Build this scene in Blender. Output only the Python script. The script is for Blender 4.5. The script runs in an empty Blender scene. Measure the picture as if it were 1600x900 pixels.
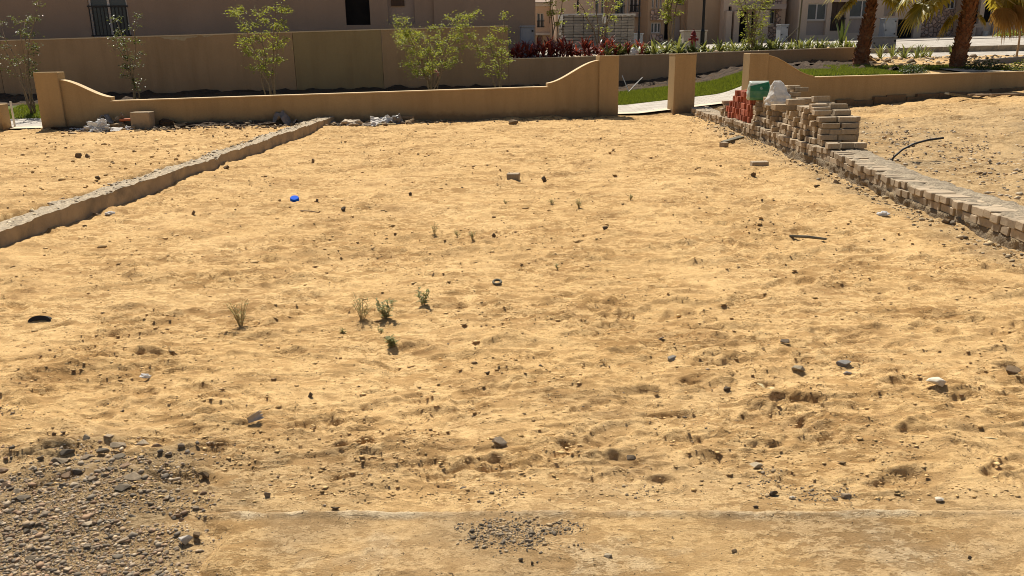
import bpy, bmesh, math, random
import numpy as np
from mathutils import Vector, Matrix

C = bpy.context.scene.collection
R = math.radians
rnd = random.Random(7)

# ------------------------------------------------------------------ camera
F, EYE = 1255.0, 1.6
PITCH, ROLL, YAW = R(16.4), R(0.8), R(-1.2)
_f = np.array([math.sin(YAW)*math.cos(PITCH), math.cos(YAW)*math.cos(PITCH), -math.sin(PITCH)])
_r = np.array([math.cos(YAW), -math.sin(YAW), 0.0]); _u = np.cross(_r, _f)
_c, _s = math.cos(ROLL), math.sin(ROLL)
_r, _u = _c*_r-_s*_u, _s*_r+_c*_u
cam_d = bpy.data.cameras.new('camera'); cam = bpy.data.objects.new('camera', cam_d); C.objects.link(cam)
cam_d.sensor_width = 36; cam_d.lens = 36*F/1600; cam_d.clip_end = 5000; cam_d.clip_start = 0.05
cam.matrix_world = Matrix(((_r[0], _u[0], -_f[0], 0), (_r[1], _u[1], -_f[1], 0), (_r[2], _u[2], -_f[2], EYE), (0, 0, 0, 1)))
bpy.context.scene.camera = cam

# ------------------------------------------------------------------ light
SUN_EL, SUN_AZ = 56.0, -20.0           # azimuth measured from +Y towards +X
w = bpy.data.worlds.new('World'); bpy.context.scene.world = w; w.use_nodes = True
nt = w.node_tree; nt.nodes.clear()
sky = nt.nodes.new('ShaderNodeTexSky'); sky.sky_type = 'NISHITA'; sky.sun_disc = False
sky.sun_elevation = R(SUN_EL); sky.sun_rotation = R(SUN_AZ) % (2*math.pi)
sky.air_density = 1.0; sky.dust_density = 2.0; sky.ozone_density = 1.0
bg = nt.nodes.new('ShaderNodeBackground'); bg.inputs[1].default_value = 0.055
wo = nt.nodes.new('ShaderNodeOutputWorld')
nt.links.new(sky.outputs[0], bg.inputs[0]); nt.links.new(bg.outputs[0], wo.inputs[0])
sl = bpy.data.lights.new('sun', 'SUN'); sl.energy = 4.6; sl.angle = R(0.5); sl.color = (1.0, 0.94, 0.84)
so = bpy.data.objects.new('sun', sl); C.objects.link(so); so.location = (-20, 40, 60)
sd = Vector((math.sin(R(SUN_AZ))*math.cos(R(SUN_EL)), math.cos(R(SUN_AZ))*math.cos(R(SUN_EL)), math.sin(R(SUN_EL))))
so.rotation_euler = sd.to_track_quat('Z', 'Y').to_euler()
vs = bpy.context.scene.view_settings
bpy.context.scene.cycles.filter_width = 0.95
vs.view_transform = 'Standard'; vs.look = 'None'; vs.exposure = 0.56; vs.gamma = 1.0; vs.use_curve_mapping = False

# ------------------------------------------------------------------ measuring helpers (pixel of the photo -> place in the world)
def ray(px, py): return _f + _r*(px-800)/F + _u*(450-py)/F
def on_plane(px, py, Y0, s=0.155):
    d = ray(px, py); t = Y0/(d[1]-s*d[0]); return Vector((d[0]*t, d[1]*t, EYE+d[2]*t))
def fence_y(x): return 19.95+0.155*x

# ------------------------------------------------------------------ noise and terrain
def sstep(a, b, x):
    t = np.clip((x-a)/(b-a), 0, 1); return t*t*(3-2*t)
def _hash(ix, iy, seed):
    h = (ix.astype(np.int64)*374761393 + iy.astype(np.int64)*668265263 + seed*1442695041) & 0xffffffff
    h = ((h ^ (h >> 13))*1274126177) & 0xffffffff
    h = (h ^ (h >> 16)) & 0xffff
    return h.astype(np.float32)*(6.2831853/65536.0)
def gnoise(x, y, seed=0):
    x0 = np.floor(x); y0 = np.floor(y); fx = (x-x0).astype(np.float32); fy = (y-y0).astype(np.float32)
    ux = fx*fx*fx*(fx*(fx*6-15)+10); uy = fy*fy*fy*(fy*(fy*6-15)+10)
    def g(ox, oy):
        a = _hash(x0+ox, y0+oy, seed); return np.cos(a)*(fx-ox)+np.sin(a)*(fy-oy)
    a = g(0, 0); b = g(1, 0); c = g(0, 1); d = g(1, 1)
    return ((a+(b-a)*ux)*(1-uy)+(c+(d-c)*ux)*uy)*1.5
def fbm(x, y, wl, octv=3, seed=0, gain=0.5):
    v = 0; a = 1.0; f = 1.0/wl
    for o in range(octv):
        v = v+a*gnoise(x*f+13.7*o, y*f+7.1*o, seed+o*17); a *= gain; f *= 2.03
    return v
def terrace_z(x, v):
    te = 1.33+0.0165*(np.clip(x, -20, 30)+0.5)+0.018*np.clip(v-6.6, 0, 45)
    rb = 0.85+0.036*v
    wgt = sstep(10.9, 12.2, x)*(1-sstep(9, 17, v))
    return te*(1-wgt)+rb*wgt
def macro(x, y):
    x = np.asarray(x, dtype=np.float64); y = np.asarray(y, dtype=np.float64)
    v = y-fence_y(x)
    # lots in front of the fence
    left = 0.16*(1-sstep(13.5, 17.5, y))+0.02
    right = 0.17+0.06*np.clip(x-6, 0, 8)*sstep(10, 20, y)-0.19*sstep(14, 20, y)
    zl = left*(1-sstep(-4.85, -4.7, x))
    zr = right*sstep(4.25, 4.5, x)
    lot = zl+zr+0.05*sstep(3.2, 4.1, x)*(1-sstep(4.0, 4.3, x))*sstep(13, 17, y)
    # behind the fence
    b0 = np.interp(v, [0, 3.0, 4.8, 6.5, 9], [0.02, 0.08, 0.32, 0.53, 0.55])+0.09*np.clip(x-2.8, 0, 2.5)
    b1 = 0.85+0.036*np.clip(v, 0, 8)
    t = sstep(5.2, 7.6, x); beh = b0*(1-t)+b1*t
    k = sstep(0.08, 0.2, v)
    dn = np.clip(.35+fbm(x*0+3, y, .8, 3, 601), 0, 1.2)
    lot = lot+.030*dn*np.exp(-((x+4.42)/.17)**2)*(y < 18.5)-.055*np.exp(-((x-4.02)/.28)**2)*(1-sstep(12, 16, y))*(.75+.5*fbm(x*0+9, y, .7, 3, 603))
    lot = lot+.07*np.clip(.25+fbm(x, y*0, .9, 3, 605), 0, 1.2)*np.exp(-(np.minimum(v, 0)/.35)**2)*(x < 1.6)
    return lot*(1-k)+beh*k
def crumb_mask(x, y):
    m = .8*fbm(x, y, 1.5, 3, 91)+0.55*fbm(x, y*1.3, 0.45, 2, 95)
    return .30+.70*sstep(-0.3, 0.6, m)
def scarp(x, y, wl, seed, lo, wd):
    x = x/2.1
    n_ = gnoise(x/wl, y/(wl*.75), seed)+.45*gnoise(x/(wl*.37), y/(wl*.3), seed+1)+.2*gnoise(x/(wl*.15), y/(wl*.13), seed+2)
    return sstep(lo, lo+wd, n_)
def micro(x, y):
    x = np.asarray(x, dtype=np.float64); y = np.asarray(y, dtype=np.float64)
    cr = crumb_mask(x, y)
    wx = x+.08*gnoise(x/.35, y/.35, 3); wy = y+.08*gnoise(x/.35+5, y/.35, 4)
    h = 0.026*fbm(x, y, 1.3, 2, 1)
    h = h+0.018*np.maximum(fbm(wx/1.4, wy*1.1, 0.42, 3, 5, .5), -0.25)*(0.5+0.6*cr)
    h = h+0.012*np.abs(gnoise(wx/0.24, wy/0.15, 23))*(0.25+cr)
    h = h+.019*scarp(x, y, .62, 151, .12, .10)*(.35+.65*cr)
    h = h+.018*scarp(x+7, y, .30, 161, .22, .13)*(.3+.8*cr)
    h = h-.008*scarp(x, y+9, .22, 171, .38, .16)*(.35+.8*cr)
    h = h+.011*scarp(x+3, y+4, .115, 181, .25, .2)*(.1+1.1*cr)
    h = h+.006*scarp(x+13, y+5, .055, 191, .2, .3)*(.1+1.0*cr)
    h = h+0.006*np.maximum(gnoise(wx/0.11, wy/0.06, 37), -0.15)*(0.1+1.0*cr)
    h = h+0.0035*np.maximum(gnoise(x/0.05, y/0.030, 41), -.3)*(0.1+cr)
    rg = gnoise(wx/.75, wy/.5, 211); h = h+.014*np.exp(-(rg/.09)**2)*sstep(-.1, .4, gnoise(x/.9+4, y/.9, 213))
    rg = gnoise(wx/.40+9, wy/.22, 215); h = h+.008*np.exp(-(rg/.10)**2)*sstep(-.2, .4, gnoise(x/.7, y/.7+8, 217))
    flat = 1-0.75*(1-sstep(2.5, 3.2, y))
    return h*flat
def pav_edge(X, Y): return sstep(-1.35, -.95, X+.35*fbm(X, Y, .4, 3, 207))
def pav_z(X, Y):
    Z = .002+micro(X+11, Y+3.2)*.22+.004*fbm(X, Y, .5, 3, 301)+.003*np.abs(gnoise(X/.07, Y/.06, 305))*sstep(-.1, .5, fbm(X, Y, .6, 2, 307))+.0025*gnoise(X/.02, Y/.02, 309)
    Z = Z+.009*sstep(2.515, 2.535, Y)*np.clip(.9+.5*fbm(X, Y*0, .45, 3, 311), .4, 1.1)
    return Z-.07*(1-pav_edge(X, Y))
def surf(x, y):
    x = np.asarray(x, dtype=np.float64); y = np.asarray(y, dtype=np.float64)
    g_ = macro(x, y)+micro(x, y)
    return np.where(y < 2.55, np.maximum(g_-.05*pav_edge(x, y), pav_z(x, y)), g_)
def gz(x, y):
    return float(surf(np.array([x]), np.array([y]))[0])
def G(px, py, dz=0.0):
    """pixel of the photo -> point on the ground"""
    d = ray(px, py); z = 0.0
    for _ in range(6):
        t = (z-EYE)/d[2]; x, y = d[0]*t, d[1]*t
        z = float(macro(x, y))
    g_ = surf(np.array([x, x-.03, x+.03, x, x]), np.array([y, y, y, y-.03, y+.03]))
    return Vector((x, y, float(.35*g_.mean()+.65*g_.max())+dz))
def pxm(p):
    """metres per photo pixel at that point"""
    return float(np.dot(np.array(p)-np.array((0, 0, EYE)), _f))/F

# ------------------------------------------------------------------ materials
def new_mat(name):
    m = bpy.data.materials.new(name); m.use_nodes = True
    n = m.node_tree.nodes; l = m.node_tree.links
    return m, n, l, n['Principled BSDF']
def lin(n, l, sock, val):
    if hasattr(val, 'is_output') or isinstance(val, bpy.types.NodeSocket): l.new(val, sock)
    else: sock.default_value = val
def mixc(n, l, fac, a, b, mode='MIX'):
    m = n.new('ShaderNodeMix'); m.data_type = 'RGBA'; m.blend_type = mode
    lin(n, l, m.inputs[0], fac)
    for s, v in ((m.inputs[6], a), (m.inputs[7], b)):
        if isinstance(v, bpy.types.NodeSocket): l.new(v, s)
        else: s.default_value = (*v[:3], 1)
    return m.outputs[2]
def noise(n, l, vec, scale, detail=3, rough=0.55):
    t = n.new('ShaderNodeTexNoise'); t.inputs['Scale'].default_value = scale; t.inputs['Detail'].default_value = detail
    t.inputs['Roughness'].default_value = rough
    if vec is not None: l.new(vec, t.inputs['Vector'])
    return t.outputs[0]
def ramp(n, l, fac, a, b):
    m = n.new('ShaderNodeMapRange'); m.inputs[1].default_value = a; m.inputs[2].default_value = b
    l.new(fac, m.inputs[0]); return m.outputs[0]
def coords(n, l, kind='Object', scale=(1, 1, 1)):
    if kind == 'World': o = n.new('ShaderNodeNewGeometry').outputs['Position']
    else: o = n.new('ShaderNodeTexCoord').outputs[kind]
    mp = n.new('ShaderNodeMapping'); mp.inputs['Scale'].default_value = scale; l.new(o, mp.inputs[0]); return mp.outputs[0]
def bump(n, l, bs, h, strength, dist=0.01):
    b = n.new('ShaderNodeBump'); b.inputs['Strength'].default_value = strength; b.inputs['Distance'].default_value = dist
    l.new(h, b.inputs['Height']); l.new(b.outputs[0], bs.inputs['Normal'])
def pmat(name, c1, c2, scale=6, rough=0.85, bst=0.3, bsc=60, bd=0.01, spec=0.3, metal=0.0, stretch=(1, 1, 1), rand=0.0, c3=None, s3=1.2):
    m, n, l, b = new_mat(name)
    v = coords(n, l, 'Object', stretch)
    col = mixc(n, l, ramp(n, l, noise(n, l, v, scale, 4, 0.6), 0.3, 0.7), c1, c2)
    if c3 is not None: col = mixc(n, l, ramp(n, l, noise(n, l, v, s3, 5, 0.65), 0.5, 0.72), col, c3)
    if rand:
        oi = n.new('ShaderNodeObjectInfo'); hs = n.new('ShaderNodeHueSaturation')
        l.new(ramp_lin(n, l, oi.outputs['Random'], 1-rand, 1+rand), hs.inputs['Value']); l.new(col, hs.inputs['Color']); col = hs.outputs[0]
    l.new(col, b.inputs['Base Color'])
    b.inputs['Roughness'].default_value = rough; b.inputs['Metallic'].default_value = metal
    b.inputs['Specular IOR Level'].default_value = spec
    if bst: bump(n, l, b, noise(n, l, coords(n, l, 'Object'), bsc, 4, 0.6), bst, bd)
    return m
def ramp_lin(n, l, fac, lo, hi):
    m = n.new('ShaderNodeMapRange'); m.inputs[3].default_value = lo; m.inputs[4].default_value = hi
    l.new(fac, m.inputs[0]); return m.outputs[0]
def stucco(name, c1, c2, stain, amt=0.5, dirt_shade=False):
    m, n, l, b = new_mat(name)
    v = coords(n, l, 'World')
    col = mixc(n, l, ramp(n, l, noise(n, l, v, 0.9, 4, 0.6), 0.3, 0.7), c1, c2)
    st = noise(n, l, coords(n, l, 'World', (3.5, 3.5, 0.35)), 1.0, 4, 0.6)
    mm = n.new('ShaderNodeMath'); mm.operation = 'MULTIPLY'; l.new(ramp(n, l, st, 0.48, 0.75), mm.inputs[0]); mm.inputs[1].default_value = amt
    col = mixc(n, l, mm.outputs[0], col, stain)
    if dirt_shade:      # splashed and worn foot band, doubling as painted ground shade, ragged hairline cracks
        sp = n.new('ShaderNodeSeparateXYZ'); l.new(v, sp.inputs[0])
        ad = n.new('ShaderNodeMath'); ad.operation = 'MULTIPLY_ADD'; l.new(noise(n, l, v, 3.5, 5, 0.7), ad.inputs[0]); ad.inputs[1].default_value = -.55; l.new(sp.outputs['Z'], ad.inputs[2])
        col = mixc(n, l, ramp(n, l, ad.outputs[0], -.02, -.17), col, (.25, .165, .085))
    fine = mixc(n, l, ramp(n, l, noise(n, l, v, 45, 3, 0.7), 0.3, 0.7), (0.88, 0.88, 0.88), (1.08, 1.08, 1.08))
    col = mixc(n, l, 1.0, col, fine, 'MULTIPLY')
    l.new(col, b.inputs['Base Color']); b.inputs['Roughness'].default_value = 0.92; b.inputs['Specular IOR Level'].default_value = 0.15
    bump(n, l, b, noise(n, l, v, 70, 4, 0.65), 0.35, 0.008)
    return m
def leafmat(name, c1, c2, trans=0.4, rough=0.45):
    m, n, l, b = new_mat(name)
    g = n.new('ShaderNodeNewGeometry')
    col = mixc(n, l, g.outputs['Random Per Island'], c1, c2)
    l.new(col, b.inputs['Base Color']); b.inputs['Roughness'].default_value = rough
    t = n.new('ShaderNodeBsdfTranslucent'); tc = mixc(n, l, 0.5, col, (c2[0]*1.6, c2[1]*1.5, c2[2]*0.8)); l.new(tc, t.inputs[0])
    ms = n.new('ShaderNodeMixShader'); ms.inputs[0].default_value = trans
    l.new(b.outputs[0], ms.inputs[1]); l.new(t.outputs[0], ms.inputs[2]); l.new(ms.outputs[0], n['Material Output'].inputs[0])
    return m
def attrmat(name, rough=0.85, bst=0.4, bsc=50, tintscale=20, dust=None):
    m, n, l, b = new_mat(name)
    a = n.new('ShaderNodeAttribute'); a.attribute_name = 'tint'
    v = coords(n, l, 'World')
    fine = mixc(n, l, ramp(n, l, noise(n, l, v, tintscale, 4, 0.7), 0.25, 0.75), (0.75, 0.75, 0.75), (1.2, 1.2, 1.2))
    col = mixc(n, l, 1.0, a.outputs['Color'], fine, 'MULTIPLY')
    l.new(col, b.inputs['Base Color']); b.inputs['Roughness'].default_value = rough; b.inputs['Specular IOR Level'].default_value = 0.25
    bump(n, l, b, noise(n, l, v, bsc, 3, 0.6), bst, 0.004)
    return m

M = {}
M['fence'] = stucco('fence_stucco', (.41, .285, .145), (.365, .25, .125), (.28, .185, .09), 0.55, dirt_shade=True)
M['fence_top'] = stucco('fence_coping_sunlit', (.66, .50, .30), (.58, .43, .25), (.42, .30, .16), 0.5)  # pale coping, lightened further as if sunlit
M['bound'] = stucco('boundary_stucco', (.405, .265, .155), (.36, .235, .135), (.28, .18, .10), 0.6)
M['bound_top'] = stucco('boundary_top_sunlit', (.66, .52, .36), (.56, .44, .29), (.40, .30, .19), 0.4)  # pale line of the sunlit wall top put into the colour
M['bound_green'] = stucco('boundary_stucco_damp', (.33, .24, .125), (.295, .21, .11), (.24, .165, .085), 0.6)
M['plinth'] = pmat('wall_footing', (.16, .10, .05), (.24, .155, .08), 3, .95, .6, 18, .03)
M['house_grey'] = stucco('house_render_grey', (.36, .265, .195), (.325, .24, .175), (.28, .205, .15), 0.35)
M['house_cream'] = stucco('house_render_cream', (.64, .49, .36), (.58, .44, .32), (.50, .37, .26), 0.35)
M['house_tan'] = stucco('house_render_tan', (.46, .315, .20), (.42, .285, .175), (.35, .235, .14), 0.35)
M['house_recess'] = stucco('house_render_taupe', (.42, .335, .275), (.38, .30, .245), (.33, .26, .21), 0.3)
M['white_trim'] = pmat('white_trim', (.62, .58, .52), (.54, .50, .44), 5, .7, .1)
M['frame'] = pmat('window_frame_paint', (.56, .52, .47), (.62, .57, .52), 5, .5, 0)
M['darkmetal'] = pmat('dark_railing_metal', (.012, .012, .013), (.02, .02, .022), 5, .45, 0)
M['brown_door'] = pmat('brown_timber', (.055, .030, .018), (.085, .05, .03), 8, .55, .15, stretch=(1, 1, .15))
def glass():
    m, n, l, b = new_mat('window_glass')
    l.new(mixc(n, l, noise(n, l, coords(n, l, 'World'), 0.7, 2), (.02, .021, .023), (.12, .12, .12)), b.inputs['Base Color'])
    b.inputs['Roughness'].default_value = 0.06; b.inputs['Specular IOR Level'].default_value = 0.6
    return m
M['glass'] = glass()
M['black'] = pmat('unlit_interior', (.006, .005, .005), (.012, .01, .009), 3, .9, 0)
M['concrete'] = pmat('grey_concrete', (.39, .295, .185), (.30, .225, .14), 5, .93, .5, 40, .01, c3=(.20, .16, .11), s3=3)
M['aggregate'] = pmat('rough_aggregate', (.54, .44, .30), (.29, .225, .145), 38, .95, 1.0, 55, .02, c3=(.17, .14, .10), s3=14)
M['mortar'] = pmat('weathered_mortar', (.40, .32, .215), (.21, .165, .11), 13, .95, 1.0, 45, .03, c3=(.47, .38, .255), s3=9)
M['foundation'] = pmat('rough_foundation', (.235, .175, .105), (.15, .112, .07), 9, .95, 1.0, 28, .04, c3=(.34, .245, .13), s3=4)  # colour darkened to stand in for the shade of its recess
M['brick'] = pmat('grey_cement_brick', (.42, .325, .215), (.28, .215, .14), 14, .93, .5, 70, .006, rand=.22, c3=(.46, .35, .21), s3=9)
M['redbrick'] = pmat('red_clay_brick', (.40, .115, .06), (.28, .08, .045), 14, .9, .5, 70, .006, rand=.25, c3=(.42, .22, .14), s3=8)
M['stoneclad'] = None
def stoneclad():
    m, n, l, b = new_mat('rubble_stone_cladding')
    v = coords(n, l, 'World', (1, 1, 1))
    vo = n.new('ShaderNodeTexVoronoi'); vo.inputs['Scale'].default_value = 4.2; l.new(v, vo.inputs[0])
    ve = n.new('ShaderNodeTexVoronoi'); ve.feature = 'DISTANCE_TO_EDGE'; ve.inputs['Scale'].default_value = 4.2; l.new(v, ve.inputs[0])
    hs = n.new('ShaderNodeSeparateColor'); l.new(vo.outputs['Color'], hs.inputs[0])
    col = mixc(n, l, hs.outputs[0], (.66, .47, .36), (.36, .235, .175))
    col = mixc(n, l, ramp(n, l, ve.outputs[0], .12, .0), col, (.17, .12, .09))
    l.new(col, b.inputs['Base Color']); b.inputs['Roughness'].default_value = .9
    bump(n, l, b, ramp(n, l, ve.outputs[0], 0, .18), 1.0, .05)
    return m
M['stoneclad'] = stoneclad()
M['stone'] = pmat('fieldstone', (.33, .27, .20), (.23, .19, .145), 12, .9, .5, 60, .006, spec=.1, rand=.45, c3=(.40, .31, .19), s3=7)
M['whitestone'] = pmat('pale_limestone', (.68, .60, .46), (.56, .48, .35), 10, .85, .4, 60, .006)
M['blue'] = pmat('blue_plastic', (.006, .10, .62), (.01, .12, .7), 6, .75, 0, spec=.1)
M['rubber'] = pmat('black_rubber', (.015, .014, .013), (.03, .027, .024), 8, .55, .2)
M['plasticw'] = pmat('white_plastic', (.74, .72, .68), (.62, .60, .57), 4, .55, .2, 12, .02)
M['plasticg'] = pmat('grey_plastic_sheet', (.22, .20, .18), (.15, .135, .12), 6, .35, .3, 10, .02)
M['rag'] = pmat('dusty_rag', (.56, .46, .34), (.40, .31, .21), 9, .95, .5, 30, .02)
M['rag_brown'] = pmat('brown_sackcloth', (.30, .205, .11), (.20, .135, .07), 9, .95, .5, 30, .02)
M['rag_grey'] = pmat('grey_cloth', (.26, .22, .19), (.17, .145, .12), 6, .95, .4, 30, .02)
M['paper'] = pmat('torn_cardboard', (.66, .61, .54), (.50, .45, .38), 8, .9, .3)
M['terracotta'] = pmat('orange_pipe', (.62, .20, .09), (.52, .16, .07), 8, .7, .2)
M['wood'] = pmat('weathered_wood', (.34, .24, .14), (.24, .165, .095), 10, .85, .4, 40, .01, stretch=(1, .2, 1))
M['greywood'] = pmat('grey_stick', (.17, .15, .10), (.11, .095, .065), 10, .85, .4)
M['palewood'] = pmat('pale_reed', (.66, .55, .30), (.52, .42, .22), 10, .8, .3)
M['pvc'] = pmat('pvc_pipe', (.66, .62, .55), (.56, .52, .46), 6, .45, .05)
M['soil'] = pmat('dark_shaded_soil', (.045, .029, .017), (.08, .052, .030), 3, .97, .9, 14, .06)  # dark soil, colour lowered further for the boundary wall's shadow
M['path'] = None
M['bark'] = pmat('sapling_bark', (.26, .19, .12), (.17, .12, .075), 14, .9, .4, 60)
M['leaf'] = leafmat('sapling_leaf', (.13, .165, .018), (.29, .31, .05), .5, .6)
M['leaf_dark'] = leafmat('shaded_sapling_leaf', (.07, .085, .022), (.12, .14, .04), .35)  # sapling leaf with shade painted into its colour
M['leaf_red'] = leafmat('red_foliage', (.12, .018, .016), (.24, .045, .03), .35)
M['leaf_green'] = leafmat('strap_leaf_green', (.10, .13, .03), (.20, .21, .06), .35)
M['leaf_bush'] = leafmat('low_bush_leaf', (.03, .055, .014), (.075, .105, .025), .3)
M['weed'] = leafmat('weed_green', (.26, .245, .10), (.38, .34, .16), .3, .7)
M['weed_dark'] = leafmat('weed_dark_green', (.22, .225, .10), (.32, .315, .15), .35, .7)
M['weed_stem'] = pmat('dry_weed_stem', (.40, .31, .15), (.30, .23, .11), 12, .9, .2)
M['grass'] = leafmat('lawn_blade', (.10, .135, .012), (.17, .20, .025), .45, .6)
M['lawn'] = pmat('lawn_thatch', (.075, .10, .016), (.12, .135, .028), 5, .95, .6, 40, .02)
M['palmleaf'] = leafmat('palm_fan', (.12, .135, .018), (.40, .31, .05), .5)
M['palmdry'] = leafmat('dry_palm_fan', (.26, .15, .05), (.36, .23, .09), .35, .7)
M['petiole'] = pmat('palm_petiole', (.36, .31, .17), (.30, .24, .12), 6, .5, .1)
M['palmbark'] = pmat('palm_bark', (.25, .10, .045), (.13, .055, .026), 9, .92, .9, 22, .04, c3=(.27, .16, .09), s3=6, stretch=(1, 1, .6))
M['lamp'] = pmat('black_lamp_paint', (.010, .010, .011), (.016, .016, .017), 5, .4, 0)
M['hydrant'] = pmat('red_hydrant_paint', (.17, .016, .012), (.13, .013, .010), 6, .45, .1)
M['cabinet'] = pmat('grey_cabinet_paint', (.30, .315, .33), (.25, .265, .28), 4, .5, .05)
M['cabinet_pale'] = pmat('pale_cabinet_paint', (.40, .355, .295), (.34, .30, .25), 4, .6, .1)
M['acgrey'] = pmat('dark_grey_housing', (.12, .12, .125), (.16, .155, .15), 4, .6, .1)
M['block'] = pmat('grey_concrete_block', (.34, .305, .265), (.25, .225, .195), 8, .9, .5, 40, .01, rand=.2)
M['wrap'] = pmat('white_wrap_film', (.66, .64, .60), (.55, .53, .50), 5, .3, .3, 14, .02)

# ------------------------------------------------------------------ mesh building
class MB:
    def __init__(s): s.v = []; s.f = []; s.mi = []
    def add(s, vs, fs, mi=0):
        o = len(s.v); s.v.extend([tuple(p) for p in vs]); s.f.extend([tuple(o+i for i in q) for q in fs]); s.mi.extend([mi]*len(fs)); return s
    def box(s, lo, hi, mi=0, mat=None, jit=0.0, rr=rnd):
        x0, y0, z0 = lo; x1, y1, z1 = hi
        vs = [Vector(p) for p in ((x0, y0, z0), (x1, y0, z0), (x1, y1, z0), (x0, y1, z0), (x0, y0, z1), (x1, y0, z1), (x1, y1, z1), (x0, y1, z1))]
        if jit: vs = [p+Vector((rr.uniform(-jit, jit), rr.uniform(-jit, jit), rr.uniform(-jit, jit))) for p in vs]
        if mat is not None: vs = [mat @ p for p in vs]
        return s.add(vs, [(3, 2, 1, 0), (4, 5, 6, 7), (0, 1, 5, 4), (1, 2, 6, 5), (2, 3, 7, 6), (3, 0, 4, 7)], mi)
    def tube(s, pts, rad, n=6, mi=0, cap=True):
        pts = [Vector(p) for p in pts]
        if not hasattr(rad, '__len__'): rad = [rad]*len(pts)
        rings = []; up = None
        for i, p in enumerate(pts):
            t = (pts[min(i+1, len(pts)-1)]-pts[max(i-1, 0)])
            if t.length < 1e-9: t = Vector((0, 0, 1))
            t.normalize()
            if up is None: up = Vector((1, 0, 0)) if abs(t.x) < 0.8 else Vector((0, 1, 0))
            a = (up-t*up.dot(t)).normalized(); b = t.cross(a); up = a
            rings.append([p+(a*math.cos(2*math.pi*k/n)+b*math.sin(2*math.pi*k/n))*rad[i] for k in range(n)])
        vs = [p for r in rings for p in r]; fs = []
        for i in range(len(pts)-1):
            for k in range(n):
                k2 = (k+1) % n; fs.append((i*n+k, i*n+k2, (i+1)*n+k2, (i+1)*n+k))
        if cap: fs.append(tuple(range(n-1, -1, -1))); fs.append(tuple((len(pts)-1)*n+k for k in range(n)))
        return s.add(vs, fs, mi)
    def lathe(s, prof, n=16, mi=0, c=(0, 0, 0)):
        vs = []; fs = []
        for r, z in prof:
            for k in range(n):
                a = 2*math.pi*k/n; vs.append((c[0]+r*math.cos(a), c[1]+r*math.sin(a), c[2]+z))
        for i in range(len(prof)-1):
            for k in range(n):
                k2 = (k+1) % n; fs.append((i*n+k, i*n+k2, (i+1)*n+k2, (i+1)*n+k))
        fs.append(tuple(range(n-1, -1, -1))); fs.append(tuple((len(prof)-1)*n+k for k in range(n)))
        return s.add(vs, fs, mi)
    def prism(s, poly, y0, y1, mi=0, mat=None):
        """poly: (x,z) outline counter-clockwise seen from -y, extruded y0..y1"""
        n = len(poly)
        vs = [Vector((x, y0, z)) for x, z in poly]+[Vector((x, y1, z)) for x, z in poly]
        if mat is not None: vs = [mat @ p for p in vs]
        fs = [tuple(range(n)), tuple(range(2*n-1, n-1, -1))]
        for i in range(n):
            j = (i+1) % n; fs.append((j, i, n+i, n+j))
        return s.add(vs, fs, mi)
    def leaf(s, base, d, up, L, W, mi=0, fold=0.25):
        d = Vector(d).normalized(); up = Vector(up); side = d.cross(up)
        if side.length < 1e-4: side = Vector((1, 0, 0))
        side.normalize(); nrm = side.cross(d)
        b = Vector(base)
        return s.add([b, b+d*L*.5+side*W*.5+nrm*W*fold, b+d*L-nrm*L*.12, b+d*L*.5-side*W*.5+nrm*W*fold, b+d*L*.5], [(0, 1, 4), (1, 2, 4), (0, 4, 3), (4, 2, 3)], mi)
    def strap(s, base, az, el, L, W, droop=0.5, seg=4, mi=0):
        p = Vector(base); side = Vector((-math.sin(az), math.cos(az), 0)); vs = []; e = el
        for i in range(seg+1):
            t = i/seg; wv = W*(0.75+0.6*t-1.35*t*t*t)*0.5
            if i == seg: wv = W*0.03
            vs += [p-side*wv, p+side*wv]
            d = Vector((math.cos(az)*math.cos(e), math.sin(az)*math.cos(e), math.sin(e))); p = p+d*(L/seg); e -= droop*(1+t)/seg*1.3
        return s.add(vs, [(2*i, 2*i+1, 2*i+3, 2*i+2) for i in range(seg)], mi)
    def mesh(s, name, mats, smooth=False, bevel=0.0):
        me = bpy.data.meshes.new(name); me.from_pydata([tuple(p) for p in s.v], [], s.f)
        for m in (mats if isinstance(mats, (list, tuple)) else [mats]): me.materials.append(m)
        if len(s.mi) == len(me.polygons): me.polygons.foreach_set('material_index', s.mi)
        if bevel:
            bm = bmesh.new(); bm.from_mesh(me)
            bmesh.ops.bevel(bm, geom=list(bm.edges), offset=bevel, segments=1, affect='EDGES', clamp_overlap=True)
            bm.to_mesh(me); bm.free()
        if smooth: me.polygons.foreach_set('use_smooth', [True]*len(me.polygons))
        me.update(); return me
    def build(s, name, mats, parent=None, loc=None, rotz=0.0, smooth=False, bevel=0.0):
        return link(name, s.mesh(name, mats, smooth, bevel), parent, loc, rotz)
def link(name, me, parent=None, loc=None, rotz=0.0):
    o = bpy.data.objects.new(name, me); C.objects.link(o)
    if parent: o.parent = parent
    if loc is not None: o.location = loc
    if rotz: o.rotation_euler = (0, 0, rotz)
    return o
def tag(o, label=None, cat=None, group=None, kind=None):
    if label: o['label'] = label
    if cat: o['category'] = cat
    if group: o['group'] = group
    if kind: o['kind'] = kind
    return o
def thing(name, label, cat, loc=(0, 0, 0), rotz=0.0, group=None):
    o = bpy.data.objects.new(name, None); C.objects.link(o); o.empty_display_size = 0.2
    o.location = loc; o.rotation_euler = (0, 0, rotz)
    return tag(o, label, cat, group)
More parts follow.
